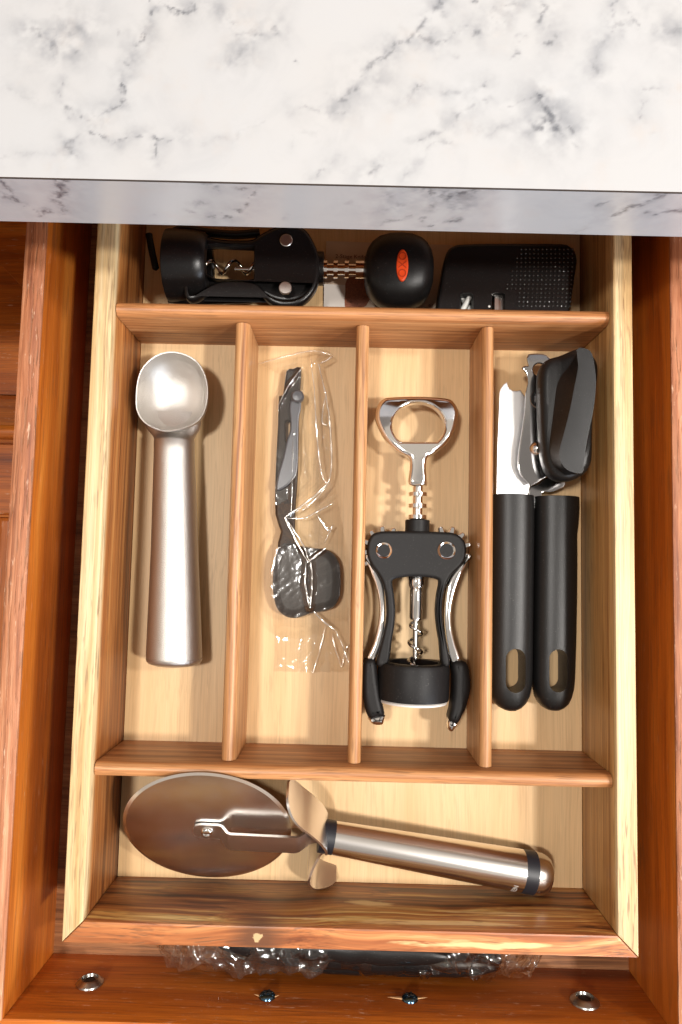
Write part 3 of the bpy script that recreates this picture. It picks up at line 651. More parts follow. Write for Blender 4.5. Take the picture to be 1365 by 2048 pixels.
# levers with gear teeth, chrome arm, black grip and chrome tip
def gear(pxc, a0, n=9):
    c = at(pxc, 1101, zm); r0, r1 = 36*m_, 48.5*m_; out = []
    for k in range(n*2):
        pass
    steps = 12; pts = []
    for k in range(steps):
        a = a0 + 2*math.pi*k/steps; wv = 2*math.pi/steps
        for da, r in ((-.30, r0), (-.17, r1*.97), (-.08, r1), (.08, r1), (.17, r1*.97), (.30, r0)): pts.append((c.x + r*math.cos(a+da*wv), c.y + r*math.sin(a+da*wv)))
    return pts
LE = [([(731,1108),(735,1126),(741,1142),(743,1148),(753.5,1176),(759.6,1212),(757,1249),(748,1286),(735,1316),(749,1320),(761,1293),(769,1256),(771,1215),(768,1176),(760,1152),(752,1138)],
       [(730,1320),(725,1342),(724.5,1381),(730,1415),(739,1436),(754,1435),(769,1430),(766,1410),(763,1395),(757,1360),(751,1320)], [(739,1434),(741,1443),(749,1449),(765,1449),(769,1440),(769,1428)], 769, R(97)),
      ([(941,1107),(934,1128),(927,1142),(924,1148),(911,1183),(903.6,1220),(904,1256),(911,1288),(921,1320),(905,1325),(897.5,1303),(890,1256),(889,1220),(894,1176),(904,1152),(914,1138)],
       [(905,1324),(906,1354),(905,1390),(901,1418),(897.5,1439),(914,1447),(926,1428),(933,1412),(941,1381),(940,1349),(932,1324)], [(897,1437),(895.5,1456),(904,1463),(913,1452),(915,1444)], 893.5, R(76))]
for arm, grip, tip, pc, a0 in LE:
    b = MB(); b.plate(gear(pc, a0), [], zm-.0022, zm+.0022, .0004, 1); b.plate(smooth(PX(arm, zm+.003), 3), [], zm-.0042, zm+.0042, .0012, 2); lv = b.build('lever', M['chrome'], ck, ang=40)
    b = MB(); b.plate(smooth(PX(grip, zm+.004), 3), [], zm-.0068, zm+.0068, .0030, 4); b.build('grip', M['black'], lv, ang=40)
    b = MB(); b.plate(smooth(PX(tip, zm+.003), 3), [], zm-.0055, zm+.0055, .0024, 3); b.build('tip', M['chrome'], lv, ang=50)
b = MB(); b.lathe([(tt(1148), 13*m_), (tt(1155), 15.5*m_), (tt(1170), 15.5*m_), (tt(1175), 14*m_), (tt(1178), 11.5*m_), (tt(1179), 12.8*m_), (tt(1235), 12.8*m_), (tt(1239), 11*m_), (tt(1239.5), 6*m_)], A0, ax, 32); b.build('spindle', M['chrome'], ck, ang=35)
b = MB(); b.tube([along(1236), along(1300), along(1404)], [5.2*m_, 5.2*m_, .6*m_], 14)
hx = []; u_ = ax.cross(Vector((0, 0, 1))).normalized()
for k in range(90):
    t = k/89; a = t*2*math.pi*3.6 - 1.2; p = along(1242 + t*132); rr = 13.0*m_*min(1, .35 + t*8)*min(1, (1-t)*5+.2)
    hx.append(p + u_*rr*math.cos(a) + Vector((0, 0, 1))*rr*math.sin(a))
b.tube(hx, 3.1*m_, 10); b.build('worm', M['chrome'], ck, ang=50)

# ================================================================== CAN OPENER
co = thing('can_opener', 'black handled can opener with big turning knob, against the right wall', 'can opener', (*at(1070, 1200, 0).xy, 0))
zA = .0175
A = [(999,786),(1001,778),(1007,769),(1014,764.5),(1016,772),(1019,777),(1026,781.5),(1034,782),(1041,780),(1056,800),(1066,850),(1068,930),(1060,975),(1056,992),(1050,1010),(998,1010),(994,985),(995,900),(998,820)]
ctr = at(1025, 890, zA)
def tiltA(p):  # the plate lies a little askew
    dx, dy = p[0]-ctr.x, p[1]-ctr.y
    return (p[0], p[1], p[2] - dx*.045 + dy*.012)
b = MB(); b.plate(PX(A, zA), [], zA-.0016, zA, .0003, 2, xf=tiltA); b.build('blade_plate', M['scratched'], co, ang=30)
zB = .0225
Bp = [(1056,733),(1053,722),(1054.5,713),(1060,709.5),(1085,710),(1097,718),(1112,740),(1128,790),(1134,850),(1130,900),(1118,935),(1103,946),(1082,960),(1062,972),(1050,968),(1038,956),(1030,942),(1027,926),(1030,895),(1036,855),(1041,815),(1042,785),(1046,768),(1052,748),(1043.5,737),(1050,733)]
Bp = [(x + (9 if x < 1062 and y > 760 else 0), y) for x, y in Bp]
b = MB(); b.plate(smooth(PX(Bp, zB), 2), [PX(ring(1077, 741, 12.5, 24), zB)], zB-.0018, zB, .0004, 2, xf=lambda p: (p[0], p[1], p[2] + (p[0]-.09)*.03 + (p[1]-.215)*.03)); b.build('cutter_plate', M['nickel'], co, ang=30)
p = at(1072, 898, zB-.001); r_ = 14.5*ppm(zB)
b = MB(); b.lathe([(0, r_*1.25), (.0005, r_*1.25), (.0008, r_*1.0), (.0020, r_*.93), (.0032, r_*.72), (.0040, r_*.4), (.0043, .0001)], p, (0, 0, 1), 28, False); b.build('rivet', M['chrome'], co, ang=60)
p = at(1078, 800, zB-.001); r_ = 21*ppm(zB)
b = MB(); b.lathe([(0, r_), (.0020, r_), (.0026, r_*.92), (.0026, r_*.55), (.0046, r_*.5), (.0052, r_*.3), (.0052, .0001)], p, (0, 0, 1), 28, False); b.build('cutting_wheel', M['nickel'], co, ang=40)
b = MB(); b.plate(smooth(PX([(1062,972),(1076,968),(1090,956),(1120,950),(1130,960),(1128,975),(1100,985),(1084,985),(1084,1015),(1060,1015),(1058,985)], .012), 2), [], .0105, .0125, .0004, 2); b.build('lower_arm', M['nickel'], co, ang=30)
def co_handle(rows, hx_, hy_, hw, hl, zc, hz):
    n = 40; loops = []
    for py, cxp, hwp, kz in rows:
        c = at(cxp, py, zc); h = hwp*ppm(zc); lp = []
        for k in range(n):
            t = 2*math.pi*k/n; ca, sa = math.cos(t), math.sin(t)
            lp.append((c.x + h*math.copysign(abs(ca)**.88, ca), c.y, zc + hz*kz*math.copysign(abs(sa)**.88, sa)))
        loops.append(lp)
    b = MB(); b.loft(loops); o = b.build('handle', M['black_rub'], co, ang=50)
    b = MB(); b.plate(PX(stadium(hx_, hy_, hw, hl, 10), zc+hz*.8), [], -.005, .04); carve(o, b.build('cutter', M['black_rub'], None))
    return o
co_handle([(991,1024,41.5,.95),(992,1024,43.2,1),(1010,1024.5,43.6,1),(1080,1024,43.4,1),(1180,1023,43,1),(1280,1021.5,43,1),(1350,1020.5,43,1),(1372,1020,42,.99),(1390,1019.5,38.5,.95),(1404,1019.5,31.5,.88),(1413,1019.5,23,.76),(1418.5,1020,13,.55),(1420.5,1020,3,.2)], 1031, 1341, 20, 44, .0122, .0098)
co_handle([(994,1113,42.5,.95),(995,1113,44.5,1),(1015,1113.5,44.6,1),(1045,1112.5,43.5,1),(1068,1111,42,1),(1110,1111,42.2,1),(1200,1110,42.4,1),(1290,1108.5,41.8,1),(1355,1107,41,1),(1375,1106.5,39.6,.99),(1392,1106,36,.95),(1405,1106,30,.88),(1413,1106,22,.76),(1418,1106,13,.55),(1420,1106,3,.2)], 1116, 1341, 18, 43, .0118, .0094)
# turning knob with a raised twisted grip
zk = .040
kb = [(1085.5,736),(1092,722),(1103,713),(1129,705),(1156,693.5),(1170,693.5),(1189,706),(1200,725),(1201,748),(1196,781),(1190.5,830),(1190,880),(1189.5,905),(1187,926),(1176,944),(1153,957),(1130,959.5),(1107,949),(1094,925),(1088,884),(1084.5,813),(1083.5,762)]
kt = [(1154,698),(1157,730),(1149,775),(1139,825),(1127,872),(1120,898),(1121,920),(1134,939),(1158,947),(1167,943),(1169,920),(1176,875),(1187,822),(1192.5,770),(1190,735),(1184,706),(1172,697),(1162,696)]
def resamp(p, n):
    p = [Vector(q) for q in p]; p.append(p[0]); d = [0]
    for a, c in zip(p[:-1], p[1:]): d.append(d[-1] + (c-a).length)
    out = []; j = 0
    for k in range(n):
        s = d[-1]*k/n
        while d[j+1] < s: j += 1
        out.append(tuple(p[j].lerp(p[j+1], (s-d[j])/(d[j+1]-d[j]+1e-12))))
    return out
def aligned(outer, inner, n=72):
    """inner loop sampled by the same angles as the outer about shared centres"""
    o = resamp(ccw(outer), n); i = resamp(ccw(inner), 400)
    co_ = (sum(x for x, y in o)/n, sum(y for x, y in o)/n); ci = (sum(x for x, y in i)/400, sum(y for x, y in i)/400)
    s = min(range(400), key=lambda k: abs(math.atan2(i[k][1]-ci[1], i[k][0]-ci[0]) - math.atan2(o[0][1]-co_[1], o[0][0]-co_[0])))
    return o, [i[(s + round(k*400/n)) % 400] for k in range(n)]
ok, ik = aligned(smooth(PX(kb, zk), 4), smooth(PX(kt, .050), 4))
ik_c = (sum(x for x, y in ik)/len(ik), sum(y for x, y in ik)/len(ik))
lerp2 = lambda t, z: [((1-t)*a[0]+t*c[0], (1-t)*a[1]+t*c[1], z) for a, c in zip(ok, ik)]
ins = lambda d, z: [(x, y, z) for x, y in offs(ok, d)]
b = MB(); b.loft([ins(.0035, .026), ins(.0008, .0268), ins(0, .029), ins(-.0001, .0345), ins(.0006, .0375), ins(.0020, .0390), ins(.0036, .0396), lerp2(.38, .0396), lerp2(.58, .0402), lerp2(.82, .0444), lerp2(1.0, .0500), [(x*.9 + ik_c[0]*.1, y*.9 + ik_c[1]*.1, .05003) for x, y in ik]]); b.build('turning_knob', M['black_rub'], co, ang=36)
b = MB(); b.lathe([(0, .004), (.008, .004)], at(1120, 830, .022), (0, 0, 1), 16); b.build('spindle', M['chrome'], co)

# ================================================================== TOOL IN CELLOPHANE
kt_ = thing('kitchen_tool', 'dark plastic kitchen tool with slotted blade inside the clear wrapper', 'kitchen tool', (*at(600, 1050, 0).xy, 0))
shank = [(573,741),(586,737),(602,733.5),(601,770),(598,831),(596,944),(592,1001),(590,1056),(596,1100),(600,1130),(560,1130),(556,1085),(562,1063),(551,1029),(551,950),(556,851),(558,791.5),(566,790)]
b = MB(); b.plate(smooth(PX(shank, .007), 2), [PX(stadium(576, 863, 4.6, 22), .007)], .002, .007, .0012, 2); b.build('shank', M['brownplastic'], kt_)
blade = [(579,812),(586,790),(597,786),(603,792),(602,818),(598,840),(597,900),(595,942),(588,958),(573,973),(553,981),(556,950),(566,915),(574,880),(580,862),(581,840)]
b = MB(); b.plate(smooth(PX(blade, .0095), 3), [], .0072, .0095, .0009, 2); b.build('blade', M['greyblade'], kt_)
b = MB(); b.lathe([(0, .0036), (.003, .0036), (.0042, .0026), (.0044, .0001)], at(596, 795, .0085), (0, 0, 1), 20, False); b.build('pivot', M['greyblade'], kt_)
gripo = [(556,1098),(573,1087),(598,1091),(626,1096),(652,1098),(670,1110),(680,1130),(682,1160),(680,1193),(668,1214),(645,1223),(622,1227),(606,1233),(590,1237),(572,1234),(555,1220),(547,1195),(544.5,1165),(547,1131)]
b = MB(); b.plate(smooth(PX(gripo, .012), 4), [], .001, .0132, .0046, 5); b.build('grip', M['brownplastic'], kt_)

mF = ppm(.01)
film_out = [(516,728),(560,714),(600,704),(630,697),(655,699),(669,712),(642,728),(652,780),(664,845),(670,960),(688,1060),(694,1150),(699,1250),(698,1346),(640,1350),(545,1346),(546,1240),(541,1165),(545,1100),(546,1000),(550,880),(553,800),(556,745)]
FO = np.array([tuple(at(x, y, .008).xy) for x, y in film_out])
TO = [np.array(PX(q, .006)) for q in (shank, gripo)]
def seg_d(X, Y, P, closed=True):
    d = np.full(X.shape, 1e9); n = len(P)
    for i in range(n if closed else n-1):
        ax_, ay = P[i]; bx, by = P[(i+1) % n]; ex, ey = bx-ax_, by-ay; t = np.clip(((X-ax_)*ex + (Y-ay)*ey)/(ex*ex+ey*ey+1e-15), 0, 1)
        d = np.minimum(d, np.hypot(X-ax_-t*ex, Y-ay-t*ey))
    return d
def inside(X, Y, P):
    c = np.zeros(X.shape, bool); n = len(P)
    for i in range(n):
        x1, y1 = P[i]; x2, y2 = P[(i+1) % n]
        c ^= ((y1 > Y) != (y2 > Y)) & (X < (x2-x1)*(Y-y1)/(y2-y1+1e-15) + x1)
    return c
RID = [([(622,716),(630,790),(633,850),(638,905),(644,950),(655,968)], .0150, 1.7), ([(637,727),(652,790),(660,845),(664,930),(658,968)], .0160, 1.7), ([(655,968),(620,1000),(570,1035)], .0165, 1.5),
       ([(570,1035),(592,1080),(617,1125),(652,1097)], .0175, 1.6), ([(612,1122),(610,1170),(619,1215)], .0195, 2.2), ([(622,1122),(624,1170),(621,1215)], .0195, 2.2), ([(620,1215),(645,1240),(672,1262),(685,1290),(697,1325)], .0110, 1.6),
       ([(570,1035),(605,1037),(632,1025),(668,1005)], .0135, 1.5), ([(516,728),(575,712),(630,702),(667,712)], .0100, 1.3), ([(604,735),(575,775),(557,812)], .0105, 1.6), ([(640,728),(667,712)], .0120, 1.4),
       ([(632,1025),(655,1060),(666,1052),(650,1085)], .0100, 1.5), ([(652,1250),(640,1300),(627,1345)], .0040, 1.2), ([(664,1268),(680,1330)], .0050, 1.2), ([(652,790),(640,845),(656,850),(662,846)], .0120, 1.6), ([(588,860),(585,950),(583,1035)], .0105, 1.4)]
x0, x1 = FO[:, 0].min(), FO[:, 0].max(); y0, y1 = FO[:, 1].min(), FO[:, 1].max()
gx = np.arange(x0, x1, .00055); gy = np.arange(y0, y1, .00055); X, Y = np.meshgrid(gx, gy)
H = np.full(X.shape, .0007) + .0022*fbm(X, Y, 60, 301)
for P, h in zip(TO, (.0082, .0146)):
    d = np.where(inside(X, Y, P), 0, seg_d(X, Y, P)); H = np.maximum(H, h - d*.85 - 25*d*d)
rw = (fbm(X, Y, 120, 310) - .5)*.002
def facets(X, Y, cell, seed):
    """random flat facets, like crackled film"""
    r = np.random.default_rng(seed); T = r.random((128, 128)); u = X/cell + 40; v = Y/cell + 3
    u, v = u + .35*np.sin(v*1.7), v + .35*np.sin(u*1.3)
    i = np.floor(u).astype(int); j = np.floor(v).astype(int); a = u-i; c = v-j; g = lambda p, q: T[p % 128, q % 128]
    lo = g(i, j) + a*(g(i+1, j)-g(i, j)) + c*(g(i+1, j+1)-g(i+1, j)); hi = g(i, j) + c*(g(i, j+1)-g(i, j)) + a*(g(i+1, j+1)-g(i, j+1))
    return np.where(a > c, lo, hi)
HR = np.zeros_like(H)
for pts, h, sl in RID:
    d = seg_d(X + rw, Y, np.array([tuple(at(x, y, h*.8).xy) for x, y in pts]), False)
    HR = np.maximum(HR, h*.92 - np.sqrt(d*d + .0005**2)*sl*.62 + .0003)
slack = np.clip((X - at(600, 1000, .008).x)/.008, 0, 1)
H = np.maximum(H, HR)
dt_ = np.minimum.reduce([np.where(inside(X, Y, P), 0, seg_d(X, Y, P)) for P in TO]); slack = slack*np.clip(dt_/.006, .06, 1)
H = H + slack*(.0042*(facets(X, Y, .0085, 5) - .5) + .0018*(facets(X, Y, .0036, 6) - .5)) + (1-slack)*.0004*(fbm(X, Y, 90, 77) - .5)
H = np.maximum(H, .0004)
inside_m = inside(X, Y, FO); idx = -np.ones(X.shape, int); keep = inside_m
idx[keep] = np.arange(keep.sum())
V = np.stack([X[keep], Y[keep], H[keep]], -1)
q = keep[:-1, :-1] & keep[:-1, 1:] & keep[1:, 1:] & keep[1:, :-1]
F = np.stack([idx[:-1, :-1][q], idx[:-1, 1:][q], idx[1:, 1:][q], idx[1:, :-1][q]], -1)
b = MB(); b.add(V.tolist(), F.tolist()); wr = b.build('cellophane_wrapper', M['film'], None, ang=32, fix=False)
wl_ = [([(622,716),(630,790),(633,850),(638,905),(644,950),(655,968)], .0150, 2.6), ([(637,727),(652,790),(660,845),(664,930),(656,968)], .0160, 3.2), ([(655,968),(620,1000),(570,1035)], .0165, 3.4), ([(656,970),(632,998),(604,1022)], .0150, 2.0),
 ([(570,1035),(592,1080),(617,1125)], .0178, 3.6), ([(573,1038),(604,1085),(619,1122)], .0168, 3.0), ([(617,1125),(634,1110),(652,1097)], .0170, 3.0), ([(613,1124),(611,1170),(620,1215)], .0200, 3.0), ([(622,1124),(625,1170),(621,1215)], .0200, 2.6), ([(620,1215),(645,1240),(672,1262)], .0120, 4.2), ([(672,1262),(685,1290),(697,1325)], .0100, 2.4),
 ([(570,1035),(605,1037),(632,1025),(668,1005)], .0138, 2.6), ([(516,728),(575,712),(630,702),(667,712)], .0100, 1.6), ([(640,728),(667,712)], .0125, 2.6), ([(604,735),(575,775),(557,812)], .0110, 1.6), ([(632,1025),(655,1060),(666,1052),(650,1085)], .0105, 2.2), ([(652,1250),(640,1300),(627,1345)], .0045, 1.2), ([(664,1268),(672,1300),(684,1335)], .0055, 2.0), ([(652,790),(644,842),(658,850)], .0125, 2.4), ([(588,860),(585,950),(583,1035)], .0112, 1.0), ([(684,1335),(692,1300),(699,1288)], .0055, 1.8)]
for pts, h, wpx in wl_:
    P3_ = smooth([tuple(at(x, y, h*.86)) for x, y in pts], 5, False); nn_ = len(P3_)
    P3_ = [(x + random.uniform(-1, 1)*.00018, y + random.uniform(-1, 1)*.00018, z + random.uniform(-1, 1)*.0004) for x, y, z in P3_]
    rad_ = [wpx*.62*mF*(.25 + .75*math.sin(math.pi*min(max(k/(nn_-1), .02), .98))**.6)*random.uniform(.7, 1.15) for k in range(nn_)]
    b = MB(); b.tube(P3_, rad_, 8, flat=.55); b.build('fold_glint', M['fold_glint'], wr)  # thin tubes along the creases, added for their bright highlight lines
tag(wr, 'crinkled clear cellophane wrapper around the dark tool in the second long compartment', 'wrapper')

# ================================================================== PIZZA CUTTER
pc = thing('pizza_cutter', 'stainless pizza cutter with round wheel lying in the front compartment', 'pizza cutter', (*at(650, 1680, 0).xy, 0))
Bt, Tp = Vector((-.0752, .0012, .0010)), Vector((-.0702, .0694, .0512))
Cw = (Bt+Tp)/2; Rw = (Tp-Bt).length/2; Vv = (Tp-Bt).normalized()
S_ = at(655, 1673, .0215); E_ = at(1103, 1752, .0128)
Uv = (S_-Cw); Uv = (Uv - Vv*Uv.dot(Vv)).normalized(); Nv = Uv.cross(Vv).normalized()
if Nv.z < 0: Nv = -Nv
def F3(u, v, n): return Cw + Uv*u + Vv*v + Nv*n
b = MB(); b.lathe([(-.00045, .0001), (-.00045, Rw-.0017), (-.00005, Rw), (.00005, Rw), (.00045, Rw-.0017), (.00045, .0001)], Cw, Nv, 96, False); b.build('wheel', M['steel_dark'], pc, ang=6)
for sg in (1, -1):
    path = [(-.0068, .0016, .0012), (-.0058, .0016, .0042), (-.003, .0016, .0052), (.006, .0016, .0052), (.0078, .0024, .0054), (.0108, .0062, .0060), (.0125, .0070, .0062), (.045, .0072, .0062), (.0470, .0064, .0062), (.0515, .0024, .0060), (.0540, .0014, .0058), (.0600, .0012, .0052)]
    loops = []
    for i, (u, n, hv) in enumerate(path):
        a = path[max(i-1, 0)]; c = path[min(i+1, len(path)-1)]
        t = Vector((c[0]-a[0], c[1]-a[1])).normalized(); nn = Vector((-t.y, t.x))*.00065
        loops.append([F3(u+nn.x, hv, sg*(n+nn.y)), F3(u+nn.x, -hv, sg*(n+nn.y)), F3(u-nn.x, -hv, sg*(n-nn.y)), F3(u-nn.x, hv, sg*(n-nn.y))])
    b = MB(); b.loft(loops); b.build('fork_arm', M['steel'], pc, ang=25)
b = MB(); b.lathe([(-.0030, .0033), (.0020, .0033), (.0030, .0031), (.0036, .0024), (.0037, .0018), (.0030, .0015), (.0029, .0001)], Cw, Nv, 24, False); b.build('hub_pin', M['chrome'], pc, ang=40)
def guard(path, wid, n0):
    loops = []; K = 9
    for i, (u, v) in enumerate(path):
        a = path[max(i-1, 0)]; c = path[min(i+1, len(path)-1)]; u -= .0034
        t = Vector((c[0]-a[0], c[1]-a[1])).normalized(); nn = Vector((-t.y, t.x))*.0006
        top = [F3(u+nn.x, v+nn.y, n0 + wid[i]*(k/(K-1)*2-1)) for k in range(K)]; bot = [F3(u-nn.x, v-nn.y, n0 + wid[i]*(k/(K-1)*2-1)) for k in range(K)][::-1]
        loops.append(top+bot)
    return loops
def spl(p, n=4): return smooth(p, n, False)
up = spl([(.0640, -.001), (.0635, .003), (.0605, .009), (.0555, .0155), (.050, .0215), (.0455, .0280), (.0430, .0335)], 4)
wu = [.0105 + (.0115-.0105)*min(1, i/10) if i < 17 else .0115*math.sqrt(max(.16, 1-((i-16)/8.6)**2)) for i in range(len(up))]
dn = spl([(.0640, .001), (.0636, -.004), (.0610, -.010), (.0575, -.0175), (.0565, -.0245), (.0610, -.0310), (.0710, -.0335)], 4)
wd = [.0062 if i < 8 else (.0062 + .0062*min(1, (i-8)/6) if i < 18 else .0124*math.sqrt(max(.14, 1-((i-17)/7.4)**2))) for i in range(len(dn))]
b = MB(); b.loft(guard(up, wu, .001)); b.loft(guard(dn, wd, .000)); b.build('finger_guard', M['steel'], pc, ang=40)
ha = (E_-S_); HL = ha.length; ha.normalize()
hp = lambda t: S_ + ha*(HL*t)
r0_, r1_ = .0080, .0108
rr_ = lambda t: r0_ + (r1_-r0_)*t**.9
def seg_lathe(prof, mat, name, par=pc, ang=40): b = MB(); b.lathe([(HL*t, r) for t, r in prof], S_, ha, 48); return b.build(name, mat, par, ang=ang)
seg_lathe([(-.035, .0070), (-.033, .0082), (.028, .0083), (.030, .0072)], M['band'], 'collar_band')
seg_lathe([(.028, .0072), (.029, rr_(.03)), (.2, rr_(.2)), (.4, rr_(.4)), (.6, rr_(.6)), (.8, rr_(.8)), (.862, rr_(.86)), (.863, .009)], M['brushed'], 'handle')
seg_lathe([(.861, .009), (.862, rr_(.87)*1.004), (.917, rr_(.92)*1.004), (.918, .009)], M['band'], 'end_band')
seg_lathe([(.916, .009), (.917, rr_(.92)), (.945, rr_(.93)*.975), (.968, rr_(.93)*.90), (.985, rr_(.93)*.76), (.996, rr_(.93)*.52), (1.0, rr_(.93)*.2), (1.0005, .0001)], M['brushed'], 'end_cap', ang=60)
V_, F_ = text_mesh('EEN', .0036)
uu = ha.cross(Vector((0, 0, 1))).normalized(); ww = uu.cross(ha)      # uu: towards the front wall
V2 = []; xmx = max(v[0] for v in V_)
for x, y, z in V_:
    t = .835 - y/HL; r = rr_(t) + .00006; a = .45 - (x - xmx)/r   # angle from straight up towards the viewer's side
    V2.append(S_ + ha*(HL*t) + (ww*math.cos(a) + uu*math.sin(a))*r)
b = MB(); b.add(V2, F_); b.build('engraved_mark', M['etch'], pc, fix=False)

# ================================================================== BLACK CORKSCREW (back compartment)
oc = thing('winged_corkscrew', 'black winged corkscrew with rounded knob and red oval badge in the back compartment', 'corkscrew', (*at(600, 540, 0).xy, 0))
zo = .0210; ya = at(500, 535, zo).y; mo = ppm(zo)
xo = lambda px: at(px, 537, zo).x
b = MB(); prof = [(324, 68), (326, 72.5), (332, 73.5), (360, 72), (385, 70), (402, 67), (410, 60), (411, 40), (406, 38), (360, 62), (330, 66), (325, 67)]
xb = lambda px: at(px, 537, .034).x
b.lathe([(xb(p)-xb(324), r*mo) for p, r in prof], (xb(324), ya, zo), (1, 0, 0), 44, False); b.lathe([(0, 68*mo), (xb(325)-xb(324), 67*mo)], (xb(324), ya, zo), (1, 0, 0), 44, False)
b.build('bell', M['black_gl'], oc, ang=40)
fo = [(372,478),(392,468),(420,476),(450,481),(480,482),(505,481),(520,472),(540,461),(565,452),(590,452),(612,462),(628,486),(637,510),(640,535),(637,562),(628,584),(610,603),(588,612),(560,612),(538,603),(520,586),(505,575),(470,572),(440,574),(415,586),(390,600),(372,596),(366,560),(365,515)]
wi = [(394,505),(400,493),(415,489),(450,491),(508,494),(508,559),(460,559),(434,558),(416,550),(402,534),(395,520)]
b = MB(); b.plate(smooth(PX(fo, .031), 3), [PX(wi, .031)], .0245, .0318, .0018, 3); b.build('body_plate', M['black_gl'], oc, ang=45)
b = MB(); b.plate(smooth(PX(fo, .012), 3), [smooth(PX(wi, .012), 2)], .0085, .0140, .0012, 2); b.build('body_plate', M['black_gl'], oc, ang=45)
b = MB(); b.plate(smooth(PX([(512,486),(530,470),(560,462),(590,463),(612,474),(626,495),(634,520),(635,548),(628,572),(612,592),(590,602),(560,602),(535,592),(518,575)], .022), 3), [], .0141, .0244, .001, 2); b.build('gear_housing', M['black_gl'], oc)
for px_, py_ in ((573, 481), (571, 576)):
    p = at(px_, py_, .0318); r_ = 13.2*ppm(.032)
    b = MB(); b.lathe([(-.001, r_), (.0004, r_), (.0007, r_*.9), (.00075, .0001)], p, (0, 0, 1), 28, False); b.build('rivet', M['satin_pin'], oc, ang=40)
# dished pins sit in the plate; threaded shaft, worm, knob
X0 = Vector((xo(634), ya, zo)); m_ = mo
pr = [(0, 34*m_), ((xo(648)-xo(634)), 34*m_), (xo(649)-xo(634), 24*m_)]
b = MB(); b.lathe(pr, X0, (1, 0, 0), 32); b.build('collar', M['black_gl'], oc)
pr = [(xo(640)-xo(634), 12*m_)]
for px_ in (646, 667, 689): pr += [(xo(px_)-xo(634), 12*m_), (xo(px_+1)-xo(634), 19*m_), (xo(px_+9)-xo(634), 19*m_), (xo(px_+10)-xo(634), 12*m_)]
pr += [(xo(711)-xo(634), 12*m_), (xo(712)-xo(634), 19.5*m_), (xo(728)-xo(634), 19.5*m_), (xo(745)-xo(634), 15*m_)]
b = MB(); b.lathe(pr, X0, (1, 0, 0), 30); b.build('threaded_shaft', M['chrome'], oc, ang=30)
hx = []
for k in range(110):
    t = k/109; a = t*2*math.pi*2.6; rr = 13*m_*min(1, (1-t)*4 + .05) if t > .0 else 0
    hx.append(Vector((xo(520 - 125*t), ya + rr*math.cos(a), zo + rr*math.sin(a))))
b = MB(); b.tube(hx, 3.6*m_, 10); b.tube([Vector((xo(470), ya-.001, zo)), Vector((xo(545), ya-.001, zo))], 4*m_, 10); b.build('worm', M['chrome'], oc, ang=60)
def sup(px, hw, hz, cy=540, n=40):
    c = at(px, cy, zo); out = []
    for k in range(n):
        a = 2*math.pi*k/n; ca, sa = math.cos(a), math.sin(a); e = .78
        out.append((xo(px), ya - .0010 + hw*mo*math.copysign(abs(ca)**e, ca), zo + hz*math.copysign(abs(sa)**e, sa)))
    return out
ks = [(729, 12, .004), (730, 26, .0075), (735, 44, .0105), (744, 58, .0126), (758, 69, .0140), (778, 75.5, .0147), (800, 77, .0149), (822, 75, .0147), (840, 68, .0140), (852, 58, .0128), (860, 45, .0108), (865, 28, .0075), (866.5, 12, .004)]
b = MB(); b.loft([sup(*k) for k in ks]); kn = b.build('knob', M['black_rub'], oc, ang=60)
bc = at(805, 531, .0352); hw, hl = 12.8*ppm(.035), 34*ppm(.035)
b = MB(); b.plate(ring(bc.x, bc.y, hw, 40, hl), [], .0340, .03605, .0007, 3); bd = b.build('badge', M['red'], kn)
V_, F_ = text_mesh('OXO', .0060, .00012)
xm = max(v[0] for v in V_)/2; ym = max(v[1] for v in V_)/2
b = MB(); b.add([(bc.x - (y-ym), bc.y + (x-xm), .03612 + z) for x, y, z in V_], F_); b.build('badge_lettering', M['red_dark'], bd, fix=False)
for pth in ([(338,598),(380,602),(430,600),(490,599),(530,594)], [(340,470),(365,459),(420,466),(470,470),(520,466)]):
    b = MB(); b.tube(smooth([tuple(at(x, y, .017)) for x, y in pth], 5, False), 8.5*mo, 12, flat=1.2); b.build('lever', M['black_gl'], oc)

# small black rod by the tray wall
P_ = [at(298, 466, .014), at(301, 485, .014), at(306, 510, .014), at(313, 541, .014)]
b = MB(); pts = smooth([tuple(p) for p in P_], 5, False); n = len(pts); b.tube(pts, [7.2*ppm(.014)*math.sqrt(max(.05, 1 - max(0, abs(i-(n-1)/2)/((n-1)/2) - .86)**2/.0196)) for i in range(n)], 14, flat=1.0)
rd = b.build('plastic_rod', M['black'], None, ang=60); tag(rd, 'short black plastic rod by the left wall of the back compartment', 'rod')

# ================================================================== PRINTED CARD
cdp = thing('printed_card', 'printed cardboard insert lying under the knob and sharpener', 'card', (*at(760, 560, 0).xy, .0003))
b = MB(); b.plate(PX([(653,482),(906,490),(900,628),(648,622)], .001), [], .0004, .0010); b.build('sheet', M['card'], cdp)
b = MB(); b.plate(PX([(648.5,568),(692,570),(690,620),(648,619)], .001), [], .00102, .00110); b.build('lit_patch', M['cardlit'], cdp)  # light falling on the card's near end, painted as a pale patch
b = MB(); b.plate(smooth(PX([(695,556),(728,556),(742,572),(744,590),(736,606),(728,614),(700,617),(690,612),(691,585)], .0011), 2), [], .00112, .00120); b.build('pattern_print', M['rust_ink'], cdp)
for s, px_, py_, sz in (('2-Stage Knife', 671, 516, .0033), ('es', 857, 614, .0033)):
    V_, F_ = text_mesh(s, sz); p = at(px_, py_, .0011)
    b = MB(); b.add([(p.x + x, p.y + y - x*.012, .00125) for x, y, z in V_], F_); b.build('lettering', M['ink'], cdp, fix=False)

